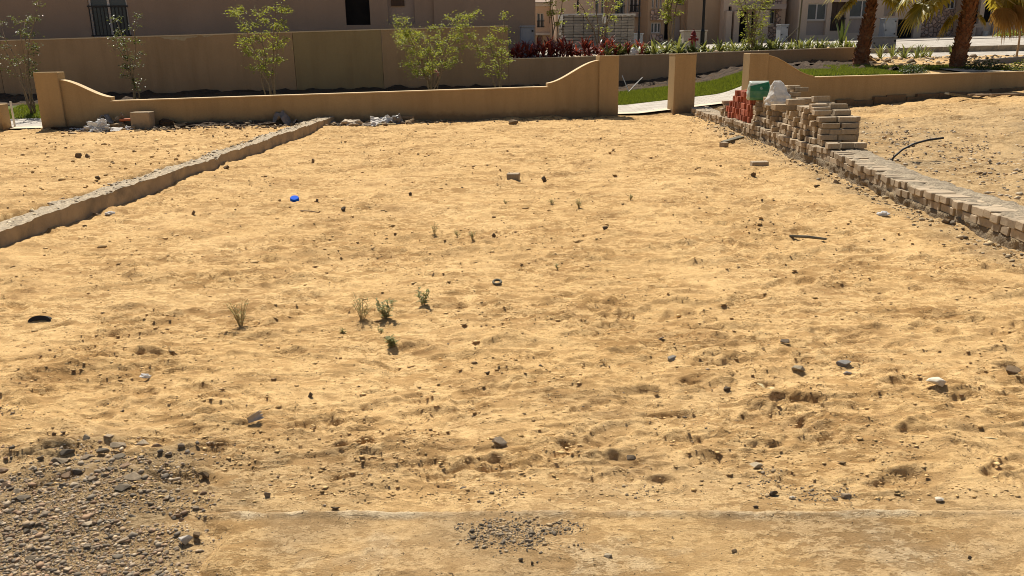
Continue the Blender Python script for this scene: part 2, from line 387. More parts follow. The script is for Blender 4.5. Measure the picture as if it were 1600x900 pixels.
def np_mesh(name, verts, faces, mats, smooth=False, tint=None):
    verts = np.asarray(verts, dtype=np.float32); faces = np.asarray(faces, dtype=np.int32); k = faces.shape[1]
    me = bpy.data.meshes.new(name)
    me.vertices.add(len(verts)); me.vertices.foreach_set('co', verts.ravel())
    me.loops.add(faces.size); me.loops.foreach_set('vertex_index', faces.ravel())
    me.polygons.add(len(faces)); me.polygons.foreach_set('loop_start', np.arange(0, faces.size, k, dtype=np.int32))
    me.polygons.foreach_set('loop_total', np.full(len(faces), k, dtype=np.int32))
    if smooth: me.polygons.foreach_set('use_smooth', np.ones(len(faces), dtype=bool))
    for m in (mats if isinstance(mats, (list, tuple)) else [mats]): me.materials.append(m)
    if tint is not None:
        at = me.attributes.new('tint', 'FLOAT_COLOR', 'POINT'); at.data.foreach_set('color', np.asarray(tint, dtype=np.float32).ravel())
    me.update(calc_edges=True); me.validate(); return me
def grid_faces(nr, nc):
    i = np.arange(nr-1)[:, None]*nc+np.arange(nc-1)[None, :]
    i = i.ravel(); return np.stack([i, i+1, i+nc+1, i+nc], 1)

# ================================================================== GROUND
def ground_mats():
    m, n, l, b = new_mat('sand')
    a = n.new('ShaderNodeAttribute'); a.attribute_name = 'tint'
    v = coords(n, l, 'World')
    f1 = mixc(n, l, ramp(n, l, noise(n, l, v, 130, 4, 0.75), 0.25, 0.75), (0.80, 0.78, 0.74), (1.2, 1.2, 1.2))
    col = mixc(n, l, 1.0, a.outputs['Color'], f1, 'MULTIPLY')
    f2 = mixc(n, l, ramp(n, l, noise(n, l, v, 24, 4, 0.7), 0.3, 0.68), (0.86, 0.82, 0.76), (1.10, 1.10, 1.10))
    col = mixc(n, l, 1.0, col, f2, 'MULTIPLY')
    sp = ramp(n, l, noise(n, l, v, 75, 2, 0.5), 0.66, 0.73)
    col = mixc(n, l, sp, col, (.13, .09, .05))
    l.new(col, b.inputs['Base Color']); b.inputs['Roughness'].default_value = 0.95; b.inputs['Specular IOR Level'].default_value = 0.1
    vs_ = coords(n, l, 'World', (.62, 1.0, 1.0))
    m1 = ramp(n, l, noise(n, l, vs_, 9.0, 6, 0.70), .505, .55); m2 = ramp(n, l, noise(n, l, vs_, 26.0, 5, 0.72), .53, .575)
    m3 = ramp(n, l, noise(n, l, vs_, 75.0, 4, 0.7), .575, .62)
    big = ramp(n, l, noise(n, l, v, 1.3, 4, 0.6), .34, .58)
    k1 = n.new('ShaderNodeMath'); k1.operation = 'MAXIMUM'; l.new(m1, k1.inputs[0]); l.new(m2, k1.inputs[1])
    k1b = n.new('ShaderNodeMath'); k1b.operation = 'MAXIMUM'; l.new(k1.outputs[0], k1b.inputs[0]); l.new(m3, k1b.inputs[1]); k1 = k1b
    k2 = n.new('ShaderNodeMath'); k2.operation = 'MULTIPLY'; l.new(k1.outputs[0], k2.inputs[0]); l.new(ramp_lin(n, l, big, .25, .85), k2.inputs[1])
    k3 = n.new('ShaderNodeMath'); k3.operation = 'MULTIPLY'; k3.inputs[1].default_value = .70; l.new(k2.outputs[0], k3.inputs[0])
    col = mixc(n, l, k3.outputs[0], col, mixc(n, l, 1.0, col, (.40, .31, .20), 'MULTIPLY')); l.new(col, b.inputs['Base Color'])  # flecks darken the colour in place of the shaded faces of small lumps
    h = n.new('ShaderNodeMath'); h.operation = 'ADD'
    l.new(noise(n, l, v, 38, 6, 0.78), h.inputs[0]); l.new(noise(n, l, v, 170, 3, 0.7), h.inputs[1])
    hh = n.new('ShaderNodeMath'); hh.operation = 'MULTIPLY_ADD'; l.new(k2.outputs[0], hh.inputs[0]); hh.inputs[1].default_value = -.75; l.new(h.outputs[0], hh.inputs[2])
    bump(n, l, b, hh.outputs[0], 0.6, 0.016)
    return m
M['sand'] = ground_mats()

# footprints and scuffs trodden into the lot: (x, y, length, width, depth, angle)
prints = []
pr = random.Random(41)
for i in range(850):
    y = 2.75+16.5*pr.random()**1.5; x = pr.uniform(-4.3, 3.9)
    prints.append((x, y, pr.uniform(.14, .31), pr.uniform(.075, .13), pr.uniform(.010, .022)*(.8 if y < 4 else 1), pr.uniform(-.75, .75), pr.random() < .45))
for px, py, a in ((860, 722, .5), (1300, 690, .3), (1150, 480, .4), (960, 745, .2), (1060, 690, 0), (915, 698, .1), (490, 663, 0), (760, 610, .1), (940, 575, .1), (1180, 655, .2)):
    d = ray(px, py); t = -EYE/d[2]; prints.append((d[0]*t, d[1]*t, .29, .11, .011, a, True))
def footprints(X, Y, Z, rows_y):
    for (x, y, L, W, D, a, tread) in prints:
        i0 = np.searchsorted(rows_y, y-.3); i1 = np.searchsorted(rows_y, y+.3)
        if i1 <= i0: continue
        xs = X[i0:i1]; ys = Y[i0:i1]
        dx = xs-x; dy = ys-y; ca, sa = math.cos(a), math.sin(a)
        u = (dx*ca+dy*sa)/(L*.5); q = (-dx*sa+dy*ca)/(W*.5*(1+.25*np.sin(u*2.2)))
        r2 = u*u+q*q; r = np.sqrt(r2)
        h = -D*(1-sstep(.70, 1.06, r))+D*.38*np.exp(-((r-1.22)/.17)**2)
        if tread: h = h+.0035*np.sin(u*26)*(r < .85)
        Z[i0:i1] += h
    return Z
def tint_ground(X, Y):
    s1 = np.array((.672, .460, .220)); s2 = np.array((.598, .398, .180)); damp_shade = np.array((.330, .195, .080)); gry = np.array((.36, .275, .165))
    n1 = np.clip(.5+.6*fbm(X, Y, 1.1, 3, 61), 0, 1)[..., None]
    col = s1*(1-n1)+s2*n1
    d = np.clip(.18*crumb_mask(X, Y)**2+sstep(.15, .75, fbm(X, Y*1.6, .55, 3, 71))*.40+.30*sstep(.35, .7, gnoise(X/.13, Y/.09, 79)), 0, .8)[..., None]  # damp earth; rough ground also darkened to stand in for relief shade
    col = col*(1-d)+damp_shade*d
    # dusty grey near the pavement, on the neighbour's rough lot and along the wall foot
    g = .35*(1-sstep(2.6, 3.6, Y+.5*fbm(X, Y, .8, 2, 83)))
    g = np.maximum(g, sstep(4.3, 4.9, X)*np.clip(.45+.8*fbm(X, Y, 2.2, 3, 87), 0, .95)*(1-.6*sstep(14, 19, Y)))
    g = np.maximum(g, .5*sstep(3.3, 3.95, X+.25*fbm(X, Y, .5, 2, 89))*(Y < 17))
    v = Y-fence_y(X)
    gv = .8*(1-sstep(-1.40, -1.0, X+.22*fbm(X, Y, .3, 3, 97)))*(1-sstep(2.8, 3.2, Y+.22*fbm(X, Y, .35, 3, 99)))
    gv = gv[..., None]; col = col*(1-gv)+np.array((.25, .18, .10))*gv
    g = g[..., None]; col = col*(1-g)+gry*g
    soil = (sstep(.1, .3, v)*(X < 12.2))[..., None]; col = col*(1-soil)+np.array((.10, .066, .038))*soil
    return col
def build_ground():
    ys = [1.2]; K = 0.00078
    while ys[-1] < 30.0: ys.append(ys[-1]+min(K*ys[-1]**2*1.0+.0004, .05 if ys[-1] < 20.5 else .12))
    ys = np.array(ys); nc = 920
    us = np.linspace(-1, 1, nc)
    Wd = 1.7+0.70*(ys+.9)
    X = us[None, :]*Wd[:, None]+0.012*ys[:, None]; Y = np.repeat(ys[:, None], nc, 1)
    v = Y-fence_y(X)
    mi = micro(X, Y)
    k = sstep(.0, .25, v)
    pick = np.where(v > .1, .35+.9*sstep(4.5, 5.2, v), 1.0)
    Z = macro(X, Y)+mi*pick
    rr_ = sstep(4.5, 5.0, X)*(v < 0); Z = Z+rr_*.035*fbm(X, Y, .5, 3, 203)
    Z = Z-(1-sstep(2.45, 2.58, Y))*.05*sstep(-1.35, -.95, X+.35*fbm(X, Y, .4, 3, 207))           # drops away under the pavement slab
    Z = footprints(X, Y, Z, ys)
    col = tint_ground(X, Y); T = np.concatenate([col, np.ones(col.shape[:2]+(1,))], 2).reshape(-1, 4)
    P = np.stack([X, Y, Z], 2).reshape(-1, 3)
    o = link('ground', np_mesh('ground', P, grid_faces(len(ys), nc), M['sand'], True, T)); tag(o, kind='structure')
    return o
build_ground()
# the land all round, a little lower, out to the horizon
mb = MB(); mb.add([(-3000, -3000, -.35), (3000, -3000, -.35), (3000, 3000, -.35), (-3000, 3000, -.35)], [(0, 1, 2, 3)])
tag(mb.build('outer_ground', pmat('outer_sand', (.50, .33, .14), (.42, .27, .11), .5, .95, 0)), kind='structure')

def build_pavement():
    ny, nx = 210, 640
    ys = np.linspace(.6, 2.56, ny); xs = np.linspace(-1.5, 4.5, nx); X, Y = np.meshgrid(xs, ys)
    Z = pav_z(X, Y)-.06*(Y > 2.553)
    a = np.array((.47, .325, .165)); b = np.array((.38, .27, .145)); c = np.array((.54, .445, .30)); d = np.array((.53, .355, .16))
    n1 = np.clip(.5+.7*fbm(X, Y, .5, 4, 321), 0, 1)[..., None]; col = a*(1-n1)+b*n1
    s = (.55*sstep(.1, .7, fbm(X, Y, .9, 3, 331)))[..., None]; col = col*(1-s)+d*s
    bare = np.maximum(.28*sstep(.35, .95, fbm(X, Y, .35, 4, 341, .65)+.22*sstep(1.0, 2.0, X)), sstep(2.505, 2.535, Y)*np.clip(.38+1.0*fbm(X, Y*0, .35, 3, 343), .12, 1))[..., None]; col = col*(1-bare)+c*bare
    T = np.concatenate([col, np.ones(col.shape[:2]+(1,))], 2).reshape(-1, 4)
    o = link('pavement', np_mesh('pavement', np.stack([X, Y, Z], 2).reshape(-1, 3), grid_faces(ny, nx), M['sand'], True, T)); tag(o, kind='structure')
build_pavement()

# terrace behind the boundary wall, with the street and the plots of the far houses on it
def sheet(name, xs, vs, zf, mats, dz=0.0, kind='structure', disp=0.0, seed=5):
    X, V = np.meshgrid(np.array(xs, dtype=float), np.array(vs, dtype=float)); Y = fence_y(X)+V
    Z = zf(X, V)+dz
    if disp: Z = Z+disp*fbm(X, Y, .35, 3, seed)
    o = link(name, np_mesh(name, np.stack([X, Y, Z], 2).reshape(-1, 3), grid_faces(len(vs), len(xs)), mats, True)); tag(o, kind=kind); return o
M['terrace'] = pmat('terrace_soil', (.40, .28, .14), (.30, .20, .10), 3, .95, .6, 20, .04)
M['bed'] = pmat('planting_bed_sand', (.56, .45, .30), (.46, .36, .23), 4, .95, .6, 16, .04)
M['sandbank'] = pmat('sand_bank', (.54, .36, .16), (.42, .27, .115), 3, .95, .8, 14, .05)
M['paving'] = None
def paving():
    m, n, l, b = new_mat('pale_pavers')
    br = n.new('ShaderNodeTexBrick'); br.inputs['Scale'].default_value = 1.0
    l.new(coords(n, l, 'World', (1.6, 1.6, 1.6)), br.inputs[0])
    br.inputs['Color1'].default_value = (.47, .425, .355, 1); br.inputs['Color2'].default_value = (.40, .36, .30, 1); br.inputs['Mortar'].default_value = (.30, .26, .21, 1); br.inputs['Mortar Size'].default_value = .02
    nz = mixc(n, l, ramp(n, l, noise(n, l, coords(n, l, 'World'), 2.5, 4), .3, .7), (.8, .78, .74), (1.1, 1.1, 1.1))
    l.new(mixc(n, l, 1.0, br.outputs[0], nz, 'MULTIPLY'), b.inputs['Base Color']); b.inputs['Roughness'].default_value = .9
    return m
M['paving'] = paving()
TV = lambda X, V: terrace_z(X, V)
sheet('terrace', np.concatenate([np.linspace(-40, 9, 50), np.linspace(9.2, 14, 40), np.linspace(14.5, 90, 60)]), np.concatenate([np.linspace(6.62, 18, 40), np.linspace(19, 120, 50)]), TV, M['terrace'], 0)
sheet('planting_bed', np.linspace(-3, 11.0, 60), np.linspace(6.7, 9.4, 16), TV, M['bed'], .012, disp=.02)
sheet('street', np.linspace(-12, 60, 120), np.linspace(9.4, 24, 40), TV, M['paving'], .016)
sheet('bank_path', np.linspace(11.6, 14.2, 30), np.linspace(.5, 1.9, 8), lambda X, V: macro(X, fence_y(X)+V), M['paving'], .06)
sheet('sand_bank', np.linspace(10.6, 40, 90), np.linspace(.4, 9.4, 56), lambda X, V: np.where(V < 6.62, macro(X, fence_y(X)+V), TV(X, V)), M['sandbank'], .02, disp=.05)
M['gutter'] = pmat('dark_gutter', (.10, .085, .07), (.15, .13, .105), 3, .9, .2)
sheet('street_gutter', np.linspace(11, 60, 60), np.linspace(16.6, 17.3, 4), TV, M['gutter'], .030)
sheet('street_gutter', np.linspace(11, 60, 60), np.linspace(21.0, 21.4, 4), TV, M['gutter'], .030)
# footpath and lawn between the fence and the boundary wall
MZ = lambda X, V: macro(X, fence_y(X)+V)
sheet('footpath', np.linspace(-22, 7.2, 160), np.linspace(.62, 2.9, 16), MZ, M['paving'], .035)
sheet('path_edging', np.linspace(-22, 7.2, 160), np.linspace(.22, .62, 5), MZ, pmat('pale_edging', (.66, .56, .40), (.56, .46, .32), 4, .9, .3), .05)
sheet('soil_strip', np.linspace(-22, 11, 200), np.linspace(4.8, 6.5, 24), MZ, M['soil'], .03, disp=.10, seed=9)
sheet('lawn', np.linspace(-22, 7.2, 200), np.linspace(2.9, 4.85, 20), MZ, M['lawn'], .025)
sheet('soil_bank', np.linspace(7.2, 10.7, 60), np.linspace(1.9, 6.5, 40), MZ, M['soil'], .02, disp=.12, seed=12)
sheet('lawn_bank', np.linspace(6.4, 9.8, 60), np.linspace(.3, 2.3, 20), MZ, M['lawn'], .03)

def grass_blades(name, label, areas, n, L=(.04, .09), seed=3):
    g = np.random.RandomState(seed); X = []; V = []
    for (x0, x1, v0, v1, wt) in areas:
        k = int(n*wt); X.append(g.uniform(x0, x1, k)); V.append(g.uniform(v0, v1, k))
    X = np.concatenate(X); V = np.concatenate(V); Y = fence_y(X)+V; Z = macro(X, Y)+.02
    N = len(X); a = g.uniform(0, 2*np.pi, N); ln = g.uniform(L[0], L[1], N); w = g.uniform(.006, .012, N); la = g.uniform(0, 2*np.pi, N); le = g.uniform(.1, .6, N)
    B = np.stack([X, Y, Z], 1); S = np.stack([np.cos(a)*w, np.sin(a)*w, 0*a], 1)
    Tp = B+np.stack([np.cos(la)*ln*le, np.sin(la)*ln*le, ln], 1)
    P = np.stack([B-S, B+S, Tp], 1).reshape(-1, 3)
    o = link(name, np_mesh(name, P, np.arange(3*N).reshape(-1, 3), M['grass'])); tag(o, label, 'grass', kind='stuff'); return o
grass_blades('lawn_grass', 'bright green mown grass strip behind the gate openings', [(1.5, 7.5, 2.95, 4.85, .78), (-14, -9, 2.95, 4.85, .22)], 60000)
grass_blades('bank_grass', 'rough green grass around the palms behind the right wall', [(6.4, 9.8, .35, 2.3, .60), (9.0, 10.4, 2.3, 4.2, .08), (10.4, 13.0, 1.8, 3.4, .20), (14.6, 19, .4, 1.2, .10)], 36000, (.05, .11), 5)

# ================================================================== WALLS
ANG = math.atan(0.155); CA = math.cos(ANG)
def U(x): return x/CA                                   # along the fence line
def fence_frame(name, label, cat, x, dv=0.0, group=None, z=0.0):
    return thing(name, label, cat, (x, fence_y(x)+dv, z), ANG, group)
def swoop(u_hi, u_lo, z_hi, z_lo, n=14):
    """S curve between the tall end and the low end"""
    return [(u_hi+(u_lo-u_hi)*i/n, z_hi+(z_lo-z_hi)*(lambda t: t*t*(3-2*t)*.75+t*.25)(i/n)) for i in range(n+1)]
def coping_strip(mb, prof, y0, y1, th=.012):
    for (a, za), (b, zb) in zip(prof[:-1], prof[1:]):
        vs = [(a, y0, za), (b, y0, zb), (b, y1, zb), (a, y1, za), (a, y0, za+th), (b, y0, zb+th), (b, y1, zb+th), (a, y1, za+th)]
        mb.add(vs, [(3, 2, 1, 0), (4, 5, 6, 7), (0, 1, 5, 4), (1, 2, 6, 5), (2, 3, 7, 6), (3, 0, 4, 7)])
def pillar(parent, u0, u1, y0, y1, ztop, zbot=-.25):
    mb = MB().box((u0, y0, zbot), (u1, y1, ztop)); mb.build('pillar', M['fence'], parent, bevel=.012)
# --- own front wall
t = fence_frame('garden_wall', 'long low tan rendered wall with two curved ends and square pillars at the back of the lot', 'wall', 0)
t.location = (0, 19.95, 0)
pillar(t, U(-10.94), U(-10.44), -.02, .40, 1.30)
pillar(t, U(1.77), U(2.25), -.02, .40, 1.475)
pl = swoop(U(-10.44), U(-9.42), 1.12, .72)
pr_ = swoop(U(1.77), U(.52), 1.36, .84)[::-1]
top = pl+[(U(-9.42)+.002, .63), (U(.52)-.002, .755)]+pr_
poly = [(U(-10.44), -.25), (U(1.77), -.25)]+top[::-1]
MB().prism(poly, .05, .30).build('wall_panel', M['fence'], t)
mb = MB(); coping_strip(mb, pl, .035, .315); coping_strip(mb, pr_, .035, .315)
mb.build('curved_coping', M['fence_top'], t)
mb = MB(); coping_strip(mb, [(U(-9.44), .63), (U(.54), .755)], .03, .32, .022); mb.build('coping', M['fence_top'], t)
# --- single pillar at the end of the brick footing
t = thing('gate_pillar', 'free-standing square tan pillar at the far end of the brick footing', 'pillar', (3.655, 20.545, 0), ANG)
MB().box((0, 0, -.25), (.545, .48, 1.475)).build('pillar_shaft', M['fence'], t, bevel=.012)
MB().box((-.006, -.006, 1.478), (.551, .486, 1.492)).build('pillar_cap', M['fence_top'], t)
# --- neighbour's wall on the right
t = thing('garden_wall', 'tan rendered wall dropping in a curve from its pillar behind the brick stack', 'wall', (0, 19.95, 0), ANG)
pillar(t, U(5.54), U(6.03), -.02, .40, 1.48)
pl = swoop(U(6.03), U(7.25), 1.42, .905)
poly = [(U(6.03), -.2), (U(22), -.2), (U(22), .97)]+[(U(7.30), .86), (U(7.30), .90)]+pl[::-1]
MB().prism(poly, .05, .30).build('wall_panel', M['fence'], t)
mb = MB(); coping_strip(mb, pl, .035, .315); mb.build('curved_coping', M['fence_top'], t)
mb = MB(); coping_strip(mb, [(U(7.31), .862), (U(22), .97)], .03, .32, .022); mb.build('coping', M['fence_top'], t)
mb = MB()
rp = random.Random(5); u = U(7.9)
while u < U(22):
    du = rp.uniform(.25, .6); mb.box((u, -.02-rp.uniform(0, .05), -.1), (u+du-.004, .048, .30+.05*(u-8.3)+rp.uniform(-.05, .05)), jit=.012, rr=rp); u += du
mb.build('exposed_footing', M['plinth'], t)
# --- pillar at the far left edge
t = thing('gate_pillar', 'tan pillar cut off by the left edge of the photo', 'pillar', (-12.25, fence_y(-12.25), 0), ANG)
MB().box((0, 0, -.25), (.50, .42, .62)).build('pillar_shaft', M['fence'], t, bevel=.012)
# --- boundary wall (high on the left, low to the right)
B0 = 26.5
t = thing('boundary_wall', 'high brown rendered wall that steps down to a low wall behind the gardens', 'wall', (0, B0, 0), ANG)
def wpan(x0, x1, za, zb, mat, dy=0.0, name='wall_panel'):
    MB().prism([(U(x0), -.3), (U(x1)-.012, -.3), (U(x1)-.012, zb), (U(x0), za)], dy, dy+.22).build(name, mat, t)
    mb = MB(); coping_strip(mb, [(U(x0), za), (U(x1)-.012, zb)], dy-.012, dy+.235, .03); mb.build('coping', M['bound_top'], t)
def hz(x): return 2.09+(x+15.27)*.0184
wpan(-30, -15.4, 1.86, hz(-15.4), M['bound'])
wpan(-15.4, -7.08, hz(-15.4), hz(-7.08), M['bound'])
wpan(-7.08, -4.45, hz(-7.08), hz(-4.45), M['bound_green'], .006)
wpan(-4.45, -.55, hz(-4.45), hz(-.55), M['bound'], .002)
wpan(-.55, 4.7, 1.36, 1.44, M['bound'], .004)
wpan(4.7, 10.98, 1.44, 1.56, M['bound'], .0)
mb = MB()
rp = random.Random(11)
for (u, z0, w_, h_) in ((-10.9, 0, 1.1, .16), (-9.7, 0, .35, .08), (-3.85, 0, .45, .16), (-8.6, 0, .3, .05)):
    zt = hz(u)-.004; n = 14; pts = [(U(u)+w_*i/n, zt-h_*rp.uniform(.35, 1)*math.sin(math.pi*(i+.2)/(n+.4))) for i in range(n+1)]
    mb.prism(pts+[(U(u)+w_, zt), (U(u), zt)], -.004, .02)
mb.build('bare_patch', pmat('bare_plaster', (.46, .36, .24), (.38, .29, .19), 10, .95, .4), t)

# ================================================================== HOUSES
def facade(parent, W, z0, z1, ops, mat, depth=.22, name='facade'):
    """wall at local y=0 facing -y with real openings; ops: (u0,u1,za,zb)"""
    us = sorted(set([0, W]+[q for o in ops for q in o[:2]])); zs = sorted(set([z0, z1]+[q for o in ops for q in o[2:4]]))
    mb = MB()
    for i in range(len(us)-1):
        for j in range(len(zs)-1):
            uc, zc = (us[i]+us[i+1])/2, (zs[j]+zs[j+1])/2
            if any(o[0] < uc < o[1] and o[2] < zc < o[3] for o in ops): continue
            mb.add([(us[i], 0, zs[j]), (us[i+1], 0, zs[j]), (us[i+1], 0, zs[j+1]), (us[i], 0, zs[j+1])], [(0, 1, 2, 3)])
    for (a, b, c, d) in [o[:4] for o in ops]:
        mb.add([(a, 0, c), (b, 0, c), (b, depth, c), (a, depth, c), (a, 0, d), (b, 0, d), (b, depth, d), (a, depth, d)], [(0, 1, 2, 3), (7, 6, 5, 4), (0, 3, 7, 4), (2, 1, 5, 6)])
    return mb.build(name, mat, parent)
def house(label, x0, x1, Y0, z0, h, mat, ops, depth=9.0, name='townhouse', cat='house', s=.155, roofmat=None, ang=None):
    """ops: (kind, x0, x1, za, zb) with x measured in world x along the front line"""
    a = math.atan(s); ca = math.cos(a)
    t = thing(name, label, cat, (x0, Y0+s*x0, z0), a)
    W = (x1-x0)/ca; L = []
    for o in ops: L.append((o[0], (o[1]-x0)/ca, (o[2]-x0)/ca, o[3]-z0, o[4]-z0))
    facade(t, W, -.4, h, [o[1:] for o in L], mat)
    mb = MB()
    for (p, q) in (((0, .001), (0, depth)), ((W, .001), (W, depth)), ((0, depth), (W, depth))):
        mb.add([(p[0], p[1], -.4), (q[0], q[1], -.4), (q[0], q[1], h), (p[0], p[1], h)], [(0, 1, 2, 3)])
    mb.build('side_walls', mat, t)
    MB().box((-.12, -.12, h), (W+.12, depth+.1, h+.22)).build('roof', roofmat or M['white_trim'], t)
    for (k, u0, u1, c, d) in L:
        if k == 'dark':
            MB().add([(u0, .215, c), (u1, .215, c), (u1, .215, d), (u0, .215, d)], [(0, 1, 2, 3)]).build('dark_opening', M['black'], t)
        elif k == 'recess':
            MB().add([(u0, .215, c), (u1, .215, c), (u1, .215, d), (u0, .215, d)], [(0, 1, 2, 3)]).build('recessed_panel', M['house_recess'], t)
        elif k == 'door':
            p = MB().add([(u0, .19, c), (u1, .19, c), (u1, .19, d), (u0, .19, d)], [(0, 1, 2, 3)]).build('door', M['brown_door'], t)
            mb = MB()
            for q in (u0+.02, (u0+u1)/2-.03, u1-.08): mb.box((q, .165, c+.02), (q+.06, .192, d-.02))
            mb.box((u0+.02, .163, d-.08), (u1-.02, .190, d-.02)); mb.box((u0+.02, .163, c+.9), (u1-.02, .190, c+.98)); mb.build('frame', M['brown_door'], p)
        else:
            npane = {'window': 2, 'window3': 3, 'french': 2, 'railed': 2, 'slit': 1, 'panelwin': 2}[k]
            zc = c
            if k == 'panelwin':
                zc = c+(d-c)*.47
                MB().add([(u0, .20, c), (u1, .20, c), (u1, .20, zc), (u0, .20, zc)], [(0, 1, 2, 3)]).build('recessed_panel', M['house_recess'], t)
                MB().box((u0+.01, .13, zc-.05), (u1-.01, .21, zc)).build('sill', M['frame'], t)
            wnd = MB(); e = .06
            wnd.box((u0, .10, zc), (u0+e, .17, d)); wnd.box((u1-e, .10, zc), (u1, .17, d)); wnd.box((u0+e, .102, d-e), (u1-e, .168, d)); wnd.box((u0+e, .102, zc), (u1-e, .168, zc+e))
            for i in range(1, npane):
                q = u0+(u1-u0)*i/npane; wnd.box((q-.035, .098, zc+e), (q+.035, .166, d-e))
            wd = wnd.build('window', M['frame'], t)
            for i in range(npane):
                p0 = u0+(u1-u0)*i/npane; p1 = u0+(u1-u0)*(i+1)/npane
                MB().add([(p0+.03, .14, zc+.03), (p1-.03, .14, zc+.03), (p1-.03, .14, d-.03), (p0+.03, .14, d-.03)], [(0, 1, 2, 3)]).build('pane', M['glass'], wd)
        if k in ('french', 'railed', 'door') and k != 'window':
            top = c+min(.95, (d-c)*.42)
            if k != 'door' or True:
                mb = MB(); mb.box((u0-.02, -.05, top), (u1+.02, -.01, top+.045)); mb.box((u0-.02, -.045, c+.03), (u1+.02, -.012, c+.065))
                q = u0+.02
                while q < u1: mb.box((q, -.04, c+.065), (q+.022, -.018, top)); q += .115
                mb.build('railing', M['darkmetal'], t)
    return t
def xs_at(px0, px1, py, Y0, s=.155): return on_plane(px0, py, Y0, s).x, on_plane(px1, py, Y0, s).x
def zs_at(px, py0, py1, Y0, s=.155): return on_plane(px, py1, Y0, s).z, on_plane(px, py0, Y0, s).z
def op(kind, px0, px1, py_top, py_bot, Y0, ztop=None):
    a, b = xs_at(px0, px1, 20, Y0); c, d = zs_at((px0+px1)/2, py_top, py_bot, Y0)
    return (kind, a, b, c, d if ztop is None else ztop)
def tz(x, Y0): return float(terrace_z(x, Y0+.155*x-fence_y(x)))
# left house, close behind the high wall
Y0 = 30.0
hx1 = .30
o = [op('railed', 139, 200, 0, 58, Y0, 4.55), op('dark', 540, 578, 0, 39, Y0, 4.35), op('recess', 606, 648, 0, 37, Y0, 4.35)]
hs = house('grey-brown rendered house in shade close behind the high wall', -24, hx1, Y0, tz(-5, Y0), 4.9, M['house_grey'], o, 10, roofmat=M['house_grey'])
W_ = (hx1+24)/CA
def on_house(px, py): p = on_plane(px, py, Y0); return (p.x+24)/CA, p.z-tz(-5, Y0)
u0, z0 = on_house(606, 37); u1, z1 = on_house(648, 8)
MB().box((u0+.15, .15, z1-.02), (u1-.35, .212, z1+.6)).build('shutter', M['brown_door'], hs)
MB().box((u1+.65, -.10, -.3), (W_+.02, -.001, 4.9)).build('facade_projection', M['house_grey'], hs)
# far houses
def far(label, px0, px1, Y0, ops, mat, h=6.4, **k):
    x0, x1 = xs_at(px0, px1, 40, Y0); z0 = tz((x0+x1)/2, Y0)
    t = house(label, x0, x1, Y0, z0, h, mat, [op(q[0], q[1], q[2], q[3], q[4], Y0) for q in ops], **k)
    def loc(px, py): p = on_plane(px, py, Y0); return (p.x-x0)/CA, p.z-z0
    return t, loc
t, L_ = far('small pale house with a white eave seen past the grey house corner', 815, 866, 52, [('railed', 839, 850, 20, 43), ('railed', 858, 865, 14, 37), ('recess', 840, 848, 52, 72)], M['house_cream'], h=on_plane(845, 10, 52).z-tz(on_plane(845, 10, 52).x, 52))
hh_ = on_plane(845, 10, 52).z-t.location.z; wq = L_(866, 40)[0]
MB().add([(-.3, -.35, hh_+.225), (wq+.3, -.35, hh_+.225), (wq+.3, 5.5, hh_+2.9), (-.3, 5.5, hh_+2.9), (-.3, 9.3, hh_+.225), (wq+.3, 9.3, hh_+.225)], [(0, 1, 2, 3), (3, 2, 5, 4), (0, 3, 4), (1, 5, 2)]).build('tiled_roof', M['house_recess'], t)
mb = MB(); u, z = L_(841, 52); mb.box((u-.6, -.25, z-.12), (u+1.2, -.001, z+.02)); mb.build('ledge', M['white_trim'], t)
t, L_ = far('brown house with dark balcony windows behind the pallets of blocks', 868, 1012, 50, [('slit', 930, 936, -8, 23), ('slit', 939, 944, -8, 23), ('french', 961, 976, -8, 23), ('slit', 979, 982, -8, 22), ('railed', 984, 997, -5, 19), ('dark', 906, 914, -40, -12)], M['house_cream'])
u, z = L_(946, 10); u2, z2 = L_(959, 10); MB().box((u, -.35, -.3), (u2, -.001, 6.3)).build('facade_projection', M['house_tan'], t)
u, z = L_(997, 10); u2, z2 = L_(1012, 10); MB().box((u+.03, -.42, -.3), (u2, -.002, 6.3)).build('facade_projection', M['house_tan'], t)
u, z = L_(983, 19); u2, z2 = L_(998, 27); MB().box((u, -.55, z2), (u2, -.003, z-.02)).build('balcony_slab', M['house_recess'], t)
t, L_ = far('house with a stone-clad bay and a plain brown wall behind the red hydrant', 1012, 1128, 48, [('slit', 1018, 1022, -8, 13), ('slit', 1024, 1028, -8, 13), ('slit', 1030, 1034, -8, 13), ('window3', 1018, 1034, 35, 52), ('dark', 1039, 1046, 33, 62), ('recess', 1052, 1065, 24, 64), ('recess', 1057, 1069, -6, 8)], M['house_tan'])
u, z = L_(1015, 65); u2, z2 = L_(1036, 33); u3, z3 = L_(1036, 14); u4, z4 = L_(1036, 53)
mb = MB(); mb.box((u, -.12, z2+.05), (u2, -.001, z3-.04)); mb.box((u, -.12, -.3), (u2, -.001, z4-.03)); mb.build('stone_cladding', M['stoneclad'], t)
u, z = L_(1068, 60); u2, z2 = L_(1128, 60); MB().box((u, -.5, -.3), (u2, -.002, 6.3)).build('facade_projection', M['house_tan'], t)
t, L_ = far('house with a columned porch and stone-clad corner behind the sapling', 1129, 1226, 47, [('dark', 1138, 1143, 10, 60), ('dark', 1150, 1168, 16, 66), ('dark', 1175, 1180, 17, 58), ('window3', 1188, 1212, 14, 38), ('recess', 1168, 1173, 20, 60)], M['house_cream'])
u, z = L_(1186, 66); u2, z2 = L_(1218, 40); u3, z3 = L_(1218, 12)
